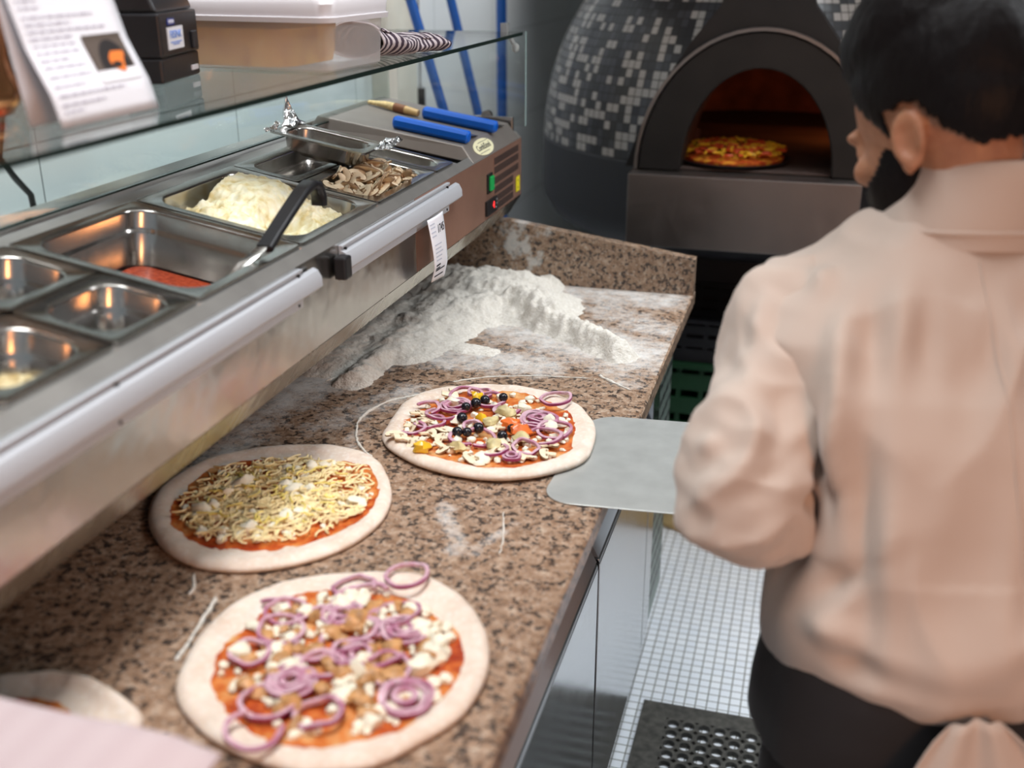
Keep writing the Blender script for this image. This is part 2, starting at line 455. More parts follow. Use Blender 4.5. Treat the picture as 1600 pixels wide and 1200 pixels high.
# ------------------------------------------------------------------ things under and beside the oven
def crate(name, label, mat, x0, x1, y0, y1, z0, h):
    t = thing(name, label, 'crate', ((x0 + x1) / 2, (y0 + y1) / 2, z0))
    m = MB(); w = .012
    m.box(x0, x1, y0, y1, z0, z0 + w)
    for a in (z0 + w, z0 + h * .36, z0 + h * .66):
        for bx in ((x0, x1, y0, y0 + w), (x0, x1, y1 - w, y1), (x0, x0 + w, y0 + w, y1 - w), (x1 - w, x1, y0 + w, y1 - w)):
            m.box(*bx, a, a + h * .20)
    k = 9
    for i in range(k + 1):
        x = x0 + (x1 - x0 - w) * i / k
        for y in (y0, y1 - w): m.box(x, x + w, y + .001, y + w - .001, z0 + w, z0 + h * .97)
    for y in (y0 + .1, y0 + .2, y1 - .1):
        for x in (x0 + .001, x1 - w + .001): m.box(x, x + w - .002, y, y + w, z0 + w, z0 + h * .97)
    m.build('basket', mat, t, 0, world=True)
    m = MB()
    for bx in ((x0 - .008, x1 + .008, y0 - .008, y0 + .012), (x0 - .008, x1 + .008, y1 - .012, y1 + .008), (x0 - .008, x0 + .012, y0 + .012, y1 - .012), (x1 - .012, x1 + .008, y0 + .012, y1 - .012)):
        m.box(*bx, z0 + h * .93, z0 + h)
    m.build('rim', mat, t, 0, world=True)
    return t
M_green = plain('green_plastic', (.006, .040, .014), .4)
M_sack = plain('tan_sackcloth', (.50, .36, .16), .9, 0, .3, 25)
CX0, CX1, CY0, CY1 = -.44, .12, 2.80, 3.18
def sack():
    m = MB(); rings = []
    for i in range(9):
        z = .30 * i / 8; k = .82 + .22 * sin(pi * min(1, .12 + i / 9.0))
        ring = []
        for j in range(36):
            a = 2 * pi * j / 36; ca, sa = cos(a), sin(a)
            e = (abs(ca) ** 3 + abs(sa) ** 3) ** (-1 / 3)
            w = 1 + .03 * noise.noise(Vector((ca * 3, sa * 3, z * 9)))
            ring.append((-.16 + .26 * e * ca * k * w, 2.99 + .18 * e * sa * k * w, z + (.012 * noise.noise(Vector((ca * 4, sa * 4, 2))) if i else 0)))
        rings.append(ring)
    return m.loft(rings)
tag(sack().build('flour_sack', M_sack, None, 60), 'tan sack lying on the floor beneath the stacked crates', 'sack')
crate('plastic_crate', 'dark green plastic crate on the tan sack below the black crate', M_green, CX0, CX1, CY0, CY1, .306, .235)
crate('plastic_crate', 'black plastic crate stacked on top of the green crate', M_black, CX0 + .01, CX1 - .01, CY0 + .005, CY1 - .005, .543, .12)

# ------------------------------------------------------------------ pizza oven
oven = thing('pizza_oven', 'domed pizza oven covered in black, grey and white mosaic tiles', 'oven', (-.168, 3.5, 0))
OC = Vector((-.168, 3.5, 1.064)); OR = .686
def dome_mat():
    t = NT('mosaic_tiles'); uv = t.uv()
    fl = t.n('VectorMath', operation='FLOOR', i_0=uv).outputs[0]
    fr = t.n('VectorMath', operation='FRACTION', i_0=uv).outputs[0]
    wn = t.n('TexWhiteNoise', noise_dimensions='2D', i_Vector=fl).outputs[0]
    nz = t.n('TexNoise', i_Vector=fl, i_Scale=.33, i_Detail=1).outputs[0]
    k = t.math('ADD', t.math('MULTIPLY', wn, .55), t.math('MULTIPLY', nz, .9))
    c = t.ramp(k, [(0, (.010, .010, .012)), (.66, (.030, .030, .036)), (.80, (.31, .285, .26))], 'CONSTANT')
    s = t.n('SeparateXYZ', i_0=fr); e = None
    for q in (0, 1):
        d = t.math('ABSOLUTE', t.math('SUBTRACT', s.outputs[q], .5)); e = d if e is None else t.math('MAXIMUM', e, d)
    g = t.math('GREATER_THAN', e, .445)
    t.set(Base_Color=t.mix(g, c, (.02, .019, .018)), Roughness=t.math('MULTIPLY_ADD', g, .5, .28))
    t.bump(t.math('SUBTRACT', 1.0, g), .3, .001); return t.m
BL = [(.33, 1.064), (.291, 1.18), (.245, 1.27), (.175, 1.38), (.10, 1.475), (.088, 1.62), (.0, 1.66)]
AX = -.155
m = MB(); nu, nv = 128, 30
front = radians(-90)
ARCH_Y = 2.80
vs = []; uvs = []
for i in range(nu + 1):
    for j in range(nv + 1):
        a = 2 * pi * i / nu; b = radians(86) * j / nv
        vs.append(OC + Vector((OR * cos(b) * cos(a), OR * cos(b) * sin(a), OR * 1.0 * sin(b)))); uvs.append((a * OR / .0235, b * OR / .0235))
keep_f = []
for i in range(nu):
    for j in range(nv):
        k = i * (nv + 1) + j; q = (k, k + nv + 1, k + nv + 2, k + 1)
        c = sum((vs[x] for x in q), Vector()) / 4
        # opening for the front block
        if c.y < 3.3 and c.z < 1.55:
            hw = 0.0
            for (d0, z0_), (d1, z1_) in zip(BL, BL[1:]):
                if z0_ <= c.z <= z1_: hw = d0 + (d1 - d0) * (c.z - z0_) / (z1_ - z0_)
            if abs(c.x - AX) < hw - .035: continue
        keep_f.append(q)
me = bpy.data.meshes.new('dome'); me.from_pydata([tuple(v) for v in vs], [], keep_f); me.update()
ul = me.uv_layers.new(name='UVMap')
for lp in me.loops: ul.data[lp.index].uv = uvs[lp.vertex_index]
M_dome = dome_mat()
mesh_obj('dome', me, M_dome, oven)
MB().lathe([(.50, .80), (.60, .805), (.655, .83), (.686, .88), (.690, .90), (.690, 1.058), (.684, 1.064), (.40, 1.0645)], (OC.x, OC.y, 0), 72).build('base_ring', M_blackmatte, oven, 40, world=True)
MB().box(-.62, .28, 3.18, 3.85, 0, .82).build('stand', M_blackmatte, oven, 0, bevel=.01, world=True)
# front block with the arch
def arch(xc, z0, a, h, n=28):
    return [(xc - a * cos(pi * k / n), z0 + h * sin(pi * k / n)) for k in range(n + 1)]
AX = -.155; Z0 = 1.064
inn = arch(AX, Z0, .185, .255); 
outer = []
for k, (x, z) in enumerate(inn):
    t_ = pi * k / 28
    outer.append((AX - .292 * cos(t_), Z0 + .340 * sin(t_)))
m = MB()
def strip(A, B, ya, yb):
    n = len(A); vs = [(x, ya, z) for x, z in A] + [(x, ya, z) for x, z in B] + [(x, yb, z) for x, z in A] + [(x, yb, z) for x, z in B]
    fs = []
    for k in range(n - 1):
        fs += [(k, k + 1, n + k + 1, n + k), (2 * n + k, 2 * n + k + 1, 3 * n + k + 1, 3 * n + k), (k, k + 1, 2 * n + k + 1, 2 * n + k), (n + k, n + k + 1, 3 * n + k + 1, 3 * n + k)]
    fs += [(0, n, 3 * n, 2 * n), (n - 1, 2 * n - 1, 4 * n - 1, 3 * n - 1)]
    return m.add(vs, fs)
strip(inn, outer, 2.775, 2.86)
m.build('mouth_arch', plain('sooty_iron', (.011, .009, .0075), .55, .2, .3, 10), oven, 50, bevel=.004, world=True)
m = MB()
ed = [(AX - .294 * cos(pi * k / 28), Z0 + .342 * sin(pi * k / 28)) for k in range(29)]; ed2 = [(AX - .302 * cos(pi * k / 28), Z0 + .350 * sin(pi * k / 28)) for k in range(29)]
strip(ed, ed2, 2.772, 2.80); m.build('arch_edge', steel('dull_trim', (.28, .25, .23), .35), oven, 50, world=True)
m = MB()
BL = [(.33, 1.064), (.291, 1.18), (.245, 1.27), (.175, 1.38), (.10, 1.475), (.088, 1.62), (.0, 1.66)]
hood_o = []
for k in range(29):
    q = min(k, 28 - k) / 14 * (len(BL) - 1); i = min(int(q), len(BL) - 2); q -= i
    dx = BL[i][0] * (1 - q) + BL[i + 1][0] * q; z = BL[i][1] * (1 - q) + BL[i + 1][1] * q
    hood_o.append((AX + (-dx if k <= 14 else dx), z))
strip(ed, hood_o, 2.81, 3.30)
m.build('front_block', plain('sooty_plaster', (.011, .008, .0065), .7, 0, .3, 8), oven, 40, world=True)
MB().lathe([(.13, 1.70), (.12, 2.8)], (AX, 3.1, 0), 24).build('flue', M_darksteel, oven, world=True)
m = MB()   # interior vault
strip([(x, z) for x, z in inn], [(AX - .20 * cos(pi * k / 28), Z0 + .27 * sin(pi * k / 28)) for k in range(29)], 2.86, 3.05)
rings = []
for i in range(9):
    b = radians(88) * i / 8; rings.append([(OC.x + .50 * cos(b) * cos(2 * pi * j / 40), 3.5 + .50 * cos(b) * sin(2 * pi * j / 40), Z0 + .36 * sin(b)) for j in range(40)])
vs = [p for r in rings for p in r]; fs = []
for i in range(8):
    for j in range(40):
        f = (i * 40 + j, i * 40 + (j + 1) % 40, (i + 1) * 40 + (j + 1) % 40, (i + 1) * 40 + j)
        c = sum((Vector(vs[q]) for q in f), Vector()) / 4
        if c.y < 3.2 and abs(c.x - AX) < .20 and c.z < Z0 + .27: continue
        fs.append(f)
m.add(vs, fs)
m.build('vault', plain('sooty_brick', (.14, .055, .035), .85, 0, .5, 14), oven, 40, world=True)
MB().box(-.462, .105, 2.72, 2.99, .878, 1.062).build('hearth_shelf', steel('worn_steel_front', (.31, .265, .24), .38, (6, 6, 6)), oven, 0, bevel=.002, world=True)
MB().box(-.40, .10, 2.80, 3.6, 1.0645, 1.068).build('hearth_floor', plain('hearth_brick', (.08, .05, .04), .8, 0, .3, 10), oven, 0, world=True)
# ------------------------------------------------------------------ refrigerated topping unit standing on the upstand
TH = radians(10.3)
DX, DZ = -.645, 1.2195
def D(u, v, w=0.0):
    """deck coordinates: u away from the cook, v along the counter, w above the deck"""
    return (DX - u * cos(TH) + w * sin(TH), v, DZ + u * sin(TH) + w * cos(TH))
unit = thing('topping_unit', 'stainless steel refrigerated topping unit with sloping pan deck and glass guard above the worktop', 'topping unit', (-.80, 1.3, 1.045))
UX, UY0, UY1 = -.63, .38, 2.312
m = MB()
m.add([(UX, UY0, 1.082), (UX, UY1, 1.082), (UX, UY1, 1.206), (UX, UY0, 1.206)], [(0, 1, 2, 3)])
m.add([(UX - .012, UY0, 1.20), (UX - .012, UY1, 1.20), (UX - .012, UY1, 1.09), (UX - .012, UY0, 1.09)], [(0, 1, 2, 3)])
m.build('front_panel', M_front, unit, 30, world=True, fix=False)
M_deck = plain('deck_steel', (.37, .36, .34), .36, .65, .10, 14)
MB().hexa([(UX - .012, UY0, 1.2045), (UX, UY0, 1.2062), (UX, UY1, 1.2062), (UX - .012, UY1, 1.2045)], [(DX + .003, UY0, 1.2185), (UX - .0005, UY0, 1.2070), (UX - .0005, UY1, 1.2070), (DX + .003, UY1, 1.2185)]).build('front_edge', M_deck, unit, 0, world=True)
M_redglow = plain('glow_tinted_steel', (.36, .205, .150), .34, .45, .12, 9)  # red reflection put into the base colour of panel and grille
MB().box(UX - .001, UX + .0003, 1.652, UY1, 1.0825, 1.2058).build('control_panel', M_redglow, unit, 0, world=True)['label'] = 'steel control panel with a painted red reflection'
MB().hexa([(-.672, UY0, 1.041), (-.655, UY0, 1.041), (-.655, UY1, 1.041), (-.672, UY1, 1.041)], [(-.655, UY0, 1.081), (UX, UY0, 1.081), (UX, UY1, 1.081), (-.655, UY1, 1.081)]).build('bottom_lip', steel('lip_steel', (.62, .58, .50), .25, (1, 12, 1), .15), unit, 0, world=True)
MB().box(-.98, -.672, UY0, UY1, 1.040, 1.052).build('base_plate', M_darksteel, unit, 0, world=True)
m = MB(); m.box(-.985, -.972, UY0, UY1, 1.053, 1.27); m.build('back_panel', M_steel, unit, 0, world=True)
for y in (UY0, UY1 - .012):
    MB().hexa([(-.971, y, 1.053), (UX - .001, y, 1.083), (UX - .001, y + .012, 1.083), (-.971, y + .012, 1.053)], [(-.971, y, 1.268), (UX - .001, y, 1.206), (UX - .001, y + .012, 1.206), (-.971, y + .012, 1.268)]).build('end_panel', M_steel, unit, 0, world=True)
# deck frame: strips around the pan well
def deck_strip(m, u0, u1, v0, v1, w=-.0045, t=.006):
    m.hexa([D(u0, v0, w - t), D(u0, v1, w - t), D(u1, v1, w - t), D(u1, v0, w - t)], [D(u0, v0, w), D(u0, v1, w), D(u1, v1, w), D(u1, v0, w)])
m = MB()
deck_strip(m, -.002, .010, UY0 + .013, 1.925); deck_strip(m, .252, .332, UY0 + .013, 1.925); deck_strip(m, .010, .252, UY0 + .013, .392); deck_strip(m, .01, .252, 1.918, 1.925)
m.build('deck_frame', M_deck, unit, 0, world=True)
# compressor hood
b = [(UX, 1.972, 1.207), (UX, 2.298, 1.207), (-.965, 2.298, 1.262), (-.965, 1.972, 1.262)]
t_ = [(-.656, 1.982, 1.238), (-.656, 2.296, 1.238), (-.95, 2.296, 1.285), (-.95, 1.978, 1.285)]
hood = MB().hexa(b, t_).build('compressor_hood', plain('hood_steel', (.29, .26, .235), .48, .6, .08, 12), unit, 0, bevel=.002, world=True)
H0 = Vector(t_[0]); HX = (Vector(t_[3]) - H0).normalized(); HY = (Vector(t_[1]) - H0).normalized(); HN = HX.cross(HY); HN = HN if HN.z > 0 else -HN
def HP(x, y, h=0):  # point over the hood top by world x, y
    k = (x - H0.x) / HX.x; p = H0 + HX * k; return Vector((x, y, p.z + h))
# round maker's sticker on the hood's slanted front
fo = Vector((UX, 1.962, 1.207)); fu = Vector((0, 1, 0)); fv = (Vector(t_[0]) - Vector((UX, 1.982, 1.207))).normalized(); fn = fu.cross(fv); fn = fn if fn.x > 0 else -fn
SC = Vector((UX, 2.075, 1.207)) + fv * .0202
M_badge = plain('cream_sticker', (.80, .76, .50), .5)
m = MB(); m.prism([SC + fn * .0002 + (fu * cos(2 * pi * k / 28) * .058 + fv * sin(2 * pi * k / 28) * .0178) for k in range(28)], fn * .0008)
bd = m.build('oval_sticker', M_badge, unit, 20, world=True); bd['label'] = 'oval cream sticker with a black maker name'
text_obj('sticker_lettering', 'CombiSteel', .0175, M_inkblack, bd, frame_matrix(SC + fn * .0013, fu, fv))
m = MB()
for s in (-1, 1): m.box(-.030, .030, s * .0105 - .0004, s * .0105 + .0004, 0, .0003, 0, frame_matrix(SC + fn * .0012 + fu * s * .012, fu, fv))
m.build('sticker_lines', M_inkblack, bd, 0, world=True)
# ventilation slots, switch, controller, warning sticker on the front panel
def front_box(m, y0, y1, z0, z1, d0, d1): return m.box(UX + d0, UX + d1, y0, y1, z0, z1)
m = MB(); front_box(m, 2.100, 2.288, 1.086, 1.200, .0003, .0012)
for r, z in enumerate((1.182, 1.164, 1.143, 1.124, 1.105, 1.089)):
    for c in range(22):
        y = 2.104 + c * .0083
        if r > 2 and y > 2.245: continue
        m.box(UX + .0008, UX + .0018, y, y + .0042, z, z + .0135, 1)
m.build('vent_grille', [M_redglow, M_blackmatte], unit, 0, world=True)
sw = MB(); front_box(sw, 2.052, 2.084, 1.133, 1.172, .0, .004); sw = sw.build('power_switch', M_black, unit, 0, bevel=.001, world=True)
t = NT('green_lit_rocker'); t.set(Base_Color=(.01, .24, .06), Roughness=.25, Emission_Color=(.02, .8, .16), Emission_Strength=.12)
m = MB(); front_box(m, 2.058, 2.080, 1.138, 1.167, .004, .009); r_ = m.build('rocker', t.m, sw, 0, bevel=.002, world=True); r_['label'] = 'lit green rocker'
ct = MB(); front_box(ct, 2.040, 2.112, 1.090, 1.120, .0, .006); ct = ct.build('temperature_controller', M_black, unit, 0, bevel=.001, world=True)
t = NT('red_digit'); t.set(Base_Color=(.3, 0, 0), Emission_Color=(1, .03, .03), Emission_Strength=3.0)
text_obj('display_digit', '4', .020, t.m, ct, frame_matrix((UX + .0064, 2.082, 1.106), (0, 1, 0), (0, 0, 1)))
text_obj('controller_lettering', '°C', .006, M_white, ct, frame_matrix((UX + .0064, 2.098, 1.098), (0, 1, 0), (0, 0, 1)))
m = MB()
for z in (1.104, 1.112): front_box(m, 2.098, 2.105, z, z + .004, .006, .0075)
m.build('controller_button', plain('grey_button', (.2, .2, .2), .4), ct, 0, world=True)
m = MB(); front_box(m, 2.262, 2.290, 1.096, 1.128, .0021, .0030); y_ = m.build('warning_sticker', M_yellow, unit, 0, world=True); y_['label'] = 'small yellow warning sticker'
m = MB()
for z in (1.104, 1.120): front_box(m, 2.274, 2.277, z - .002, z + .002, .0031, .0034)
m.build('sticker_mark', M_inkblack, y_, 0, world=True)
# the two ticket rails
def rail(y0, y1, nose1, name_label):
    m = MB()
    m.box(UX + .0003, UX + .004, y0, y1, 1.152, 1.203)
    pr = [(.004, 1.196), (.011, 1.193), (.016, 1.184), (.017, 1.172), (.010, 1.166), (.004, 1.166)]
    m.loft([[(UX + x, y, z) for x, z in pr] for y in (y0, nose1)])
    pr = [(.004, 1.203), (.0065, 1.203), (.0065, 1.199), (.004, 1.199)]
    m.loft([[(UX + x, y, z) for x, z in pr] for y in (y0, y1)])
    r = m.build('ticket_rail', M_alu, unit, 25, bevel=.0006, world=True); r['label'] = name_label
    for y in (y1 - .012, (y0 + .012 if y0 > 1 else y1 - .4)):
        for z in (1.1995 - .003, 1.157):
            m = MB(); m.tube([(UX + .0035, y, z), (UX + (.0075 if z > 1.18 else .0050), y, z)], .0022, 10)
            m.build('rail_screw', M_darksteel, r, world=True)
    return r
rail(.40, 1.226, 1.261, 'long grey aluminium ticket rail')
r2 = rail(1.349, 1.812, 1.850, 'grey aluminium ticket rail holding a ticket')
MB().box(UX + .003, UX + .021, 1.325, 1.348, 1.160, 1.192).build('rail_end_cap', M_black, r2, 0, bevel=.003, world=True)['label'] = 'black rail end cap'
# raised plate at the far end with two round glass holders
MB().box(-.953, -.650, 2.3125, 2.326, 1.208, 1.2475).build('end_flange', M_steel, unit, 0, bevel=.002, world=True)
for x in (-.897, -.714):
    MB().tube([(x, 2.3262, 1.246), (x, 2.340, 1.246)], .012, 18).build('glass_holder', M_steel, unit, 40, world=True)
m = MB(); m.tube([(-.922, 1.80, 1.285), (-.905, 1.80, 1.285)], .012, 18); m.tube([(-.905, 1.80, 1.285), (-.897, 1.80, 1.285)], .006, 14)
m.build('glass_holder', M_steel, unit, 40, world=True)
# glass guard
gg = MB().box(-.939, -.628, UY0, 2.31, 1.418, 1.424).build('glass_shelf', M_glass, unit, 0, world=True); gg['label'] = 'clear glass shelf along the top of the guard'
m = MB(); m.box(-.6279, -.6265, UY0, 2.31, 1.4178, 1.4242); m.box(-.939, -.628, 2.3101, 2.3112, 1.418, 1.424); m.build('polished_edge', M_glassedge, gg, 0, world=True)
MB().box(-.933, -.927, UY0 + .02, 2.30, 1.275, 1.4175).build('back_glass', M_glassback, unit, 0, world=True)
m = MB(); m.box(-.934, -.926, UY0 + .02, 2.30, 1.2725, 1.2749); m.build('back_glass_edge', M_glassedge, unit, 0, world=True)
MB().box(-.925, -.630, 2.3425, 2.3485, 1.225, 1.4235).build('side_glass', M_glass, unit, 0, world=True)
MB().box(-.6298, -.6285, 2.3425, 2.3485, 1.225, 1.4235).build('side_glass_edge', plain('bright_glass_edge', (.45, .62, .60), .2), unit, 0, world=True)
t = NT('clear_plastic'); t.set(Base_Color=(.85, .88, .85), Roughness=.15, Transmission_Weight=.6)
m = MB(); m.box(-.672, -.658, 2.298, 2.318, 1.412, 1.442); m.tube([(-.662, 2.330, 1.415), (-.652, 2.341, 1.392)], .005, 10); m.ell((-.650, 2.336, 1.390), (.009, .006, .010))
m.build('glass_clamp', t.m, unit, 40, world=True)

for y in (.5, 2.297):
    MB().tube([(-.668, y, 1.0405), (-.668, y, 1.0392)], .013, 16).build('rubber_foot', M_black, unit, 40, world=True)

# ------------------------------------------------------------------ gastronorm pans
def pan_mb(L, W, depth, rim=.017, r_in=.03, raise_=0):
    """L along the slope (local x), W along the counter (local y)"""
    m = MB(); n = 7
    def ring(l, w, r, z): return [(x, y, z) for x, y in rrect(l, w, r, n)]
    li, wi = L - 2 * rim, W - 2 * rim
    R = [ring(L, W, .007, -.0035), ring(L, W, .007, -.0004), ring(L - .002, W - .002, .006, .0), ring(L - .007, W - .007, .006, -.0006),
         ring(li + .004, wi + .004, r_in + .002, -.0008), ring(li, wi, r_in, -.002), ring(li - .002, wi - .002, r_in, -.005), ring(li - .004, wi - .004, r_in, -.024),
         ring(li - .009, wi - .009, r_in - .002, -.028), ring(li - .014, wi - .014, r_in - .003, -.032), ring(li - .026, wi - .026, r_in - .004, -depth + .018),
         ring(li - .030, wi - .030, r_in - .006, -depth + .006), ring(li - .044, wi - .044, max(.006, r_in - .012), -depth)]
    m.loft(R, False, True)
    m.loft([ring(li - .042, wi - .042, max(.006, r_in - .012), -depth - .001), ring(li - .024, wi - .024, r_in - .004, -depth + .018), ring(li - .002, wi - .002, r_in, -.028), ring(li + .006, wi + .006, r_in, -.0035), ring(L, W, .007, -.0035)], True, False)
    return m
def pan(label, u0, u1, v0, v1, depth, name='gastronorm_pan', group=None, w=0.0, r_in=.03):
    L, W = u1 - u0 - .003, v1 - v0 - .004
    o = pan_mb(L, W, depth, r_in=r_in).build(name, M_pan, None, 50, fix=True)
    o.location = D((u0 + u1) / 2, (v0 + v1) / 2, w); o.rotation_euler = (0, TH, 0)
    return tag(o, label, 'food pan', group)
UA, UM, UB = .003, .130, .258
pan('small steel pan at the front edge of the deck holding pale chopped garlic', UA, UM, .705, .868, .09)
pan('empty small steel pan at the deck front, right before the red shreds', UA, UM, .868, 1.024, .10)
pan('small steel pan of dark red shreds against the back glass', UM, UB, .868, 1.024, .10)
pan('small steel pan at the back, at the left edge of the photo', UM, UB, .705, .868, .09)
pan('large deep steel pan with tomato sauce in the bottom', UA, UB, 1.024, 1.280, .135, r_in=.035)
pan('large steel pan heaped with white curd cheese', UA, UB, 1.280, 1.548, .10, r_in=.035)
pan('steel pan filled with sliced mushrooms', UA, UM + .012, 1.548, 1.815, .06, r_in=.032)
pan('empty steel pan behind the mushrooms', UM + .012, UB, 1.548, 1.815, .08, r_in=.032)
pan('narrow empty steel pan beside the compressor hood', UA, UB, 1.815, 1.915, .07, r_in=.028)
# tilted spare pan resting on the deck, with torn foil at its corners
sp = pan_mb(.172, .104, .038, r_in=.024).build('spare_pan', M_pan, None, 50)
sp.location = D(.165, 1.705, .042); sp.rotation_euler = (0, TH, 0)
tag(sp, 'shallow empty steel pan with torn foil at its corners lying on top of other pans', 'food pan')
t = NT('aluminium_foil'); t.set(Base_Color=(.85, .85, .86), Metallic=1.0, Roughness=.22); t.bump(t.noise(90, 3), .8, .004); M_foil = t.m
def foil(c, s, seed, up):
    rnd = random.Random(seed); m = MB()
    def fn(a, b):
        x, y = (a - .5) * s[0], (b - .5) * s[1]
        return Vector(c) + Vector((x + .006 * noise.noise(Vector((a * 4, b * 4, seed))), y + .006 * noise.noise(Vector((a * 4, b * 4, seed + 5))), s[2] * (up(a, b)) + .007 * noise.noise(Vector((a * 6, b * 6, seed + 9)))))
    m.grid(fn, 14, 14)
    o = m.build('foil_scrap', M_foil, sp, 25, world=True)
    k = o.modifiers.new('thickness', 'SOLIDIFY'); k.thickness = .0006
    return o
foil((-.880, 1.735, 1.306), (.024, .05, .05), 3, lambda a, b: max(0, 1 - abs(b - .5) * 2.6) * (1 - a))
foil((-.882, 1.660, 1.306), (.02, .02, .012), 8, lambda a, b: a * b)
foil((-.700, 1.720, 1.276), (.03, .055, .012), 5, lambda a, b: b * .9)

# ------------------------------------------------------------------ pan contents
def in_pan(o, u, v, w):
    o.location = D(u, v, w); o.rotation_euler = (0, TH, 0); return o
t = NT('tomato_sauce'); k = t.noise(140, 4); t.set(Base_Color=t.ramp(k, [(.35, (.26, .028, .010)), (.65, (.40, .060, .020))]), Roughness=.22, Specular_IOR_Level=.6); t.bump(k, .25, .002); M_sauce = t.m
m = MB(); m.loft([[(x, y, 0) for x, y in rrect(.183, .181, .022, 7)], [(x, y, -.014) for x, y in rrect(.168, .166, .018, 7)]], True, True)
tag(in_pan(m.build('tomato_sauce', M_sauce, None, 30), (UA + UB) / 2, 1.152, -.074), 'red tomato sauce pooled in the bottom of the large deep pan', 'sauce', kind='stuff')
def heap(name, label, cat, mat, L, W, hfun, u, v, w, n=60, base=-.03):
    m = MB(); pts = {}
    m.grid(lambda a, b: ((a - .5) * L, (b - .5) * W, hfun((a - .5) * L, (b - .5) * W)), n, n)
    m.grid(lambda a, b: ((a - .5) * L, (b - .5) * W, base), 1, 1)
    for s, ax in ((0, 0), (1, 0), (0, 1), (1, 1)):
        if ax == 0: m.grid(lambda a, b: ((s - .5) * L, (a - .5) * W, hfun((s - .5) * L, (a - .5) * W) * b + base * (1 - b)), n, 1)
        else: m.grid(lambda a, b: ((a - .5) * L, (s - .5) * W, hfun((a - .5) * L, (s - .5) * W) * b + base * (1 - b)), n, 1)
    o = m.build(name, mat, None, 0)
    bm = bmesh.new(); bm.from_mesh(o.data); bmesh.ops.remove_doubles(bm, verts=bm.verts, dist=1e-5); bmesh.ops.recalc_face_normals(bm, faces=bm.faces); bm.to_mesh(o.data); bm.free()
    o.data.polygons.foreach_set('use_smooth', [True] * len(o.data.polygons))
    in_pan(o, u, v, w); return tag(o, label, cat, kind='stuff')
t = NT('red_shreds'); k = t.noise(160, 4); t.set(Base_Color=t.ramp(k, [(.35, (.07, .006, .010)), (.65, (.28, .025, .035))]), Roughness=.5); t.bump(k, 1.0, .004); M_beet = t.m
heap('shredded_beetroot', 'dark red shreds heaped in the small pan against the back glass', 'shredded vegetable', M_beet, .070, .092, lambda x, y: .012 * (1 - (x / .05) ** 2) + .010 * fbm((x, y, 3), 90) + .006, (UM + UB) / 2, .946, -.070, base=-.010)
t = NT('chopped_garlic'); k = t.noise(90, 4); t.set(Base_Color=t.ramp(k, [(.35, (.50, .34, .14)), (.65, (.80, .68, .42))]), Roughness=.5); t.bump(k, .6, .003); M_garlic = t.m
heap('chopped_garlic', 'pale yellow chopped garlic in the front pan at the left edge', 'chopped vegetable', M_garlic, .066, .098, lambda x, y: .016 * (1 - (x / .06) ** 2) - .20 * max(0, y) + .012 * fbm((x, y, 7), 45) + .012, (UA + UM) / 2, .786, -.060, base=-.010)
t = NT('curd_cheese'); k = t.noise(55, 5); t.set(Base_Color=t.ramp(k, [(.33, (.66, .52, .24)), (.5, (.82, .74, .50)), (.7, (.86, .82, .66))]), Roughness=.45, Subsurface_Weight=.15, Subsurface_Radius=(.004, .003, .0015)); t.bump(t.noise(120, 4), .35, .003); M_curd = t.m
def curd_h(x, y):
    # x>0 towards the cook, y along the counter
    plate = 1 / (1 + math.exp(-((y - .005) * 90))) * 1 / (1 + math.exp((x + .0) * 120))
    h = .002 + .030 * plate
    h += .016 * math.exp(-((x - .035) ** 2 + (y - .055) ** 2) / .0030)
    h += .012 * math.exp(-((x + .03) ** 2 + (y + .04) ** 2) / .0020)
    cav = math.exp(-((x - .035) ** 2 / .0005 + (y - .0) ** 2 / .0010)); h -= .045 * cav
    rough = .35 + .65 * (1 - plate)
    h += rough * (.010 * fbm((x, y, 1), 48, 4) + .004 * noise.noise(Vector((x * 150, y * 150, 0))))
    edge = max(abs(x) / .098, abs(y) / .104)
    h -= .045 * max(0, edge - .90) / .1
    return max(-.045, h)
heap('curd_cheese', 'broken block of white curd cheese filling the pan behind the black ladle handle', 'cheese', M_curd, .206, .216, curd_h, (UA + UB) / 2, 1.414, -.026, n=110, base=-.060)

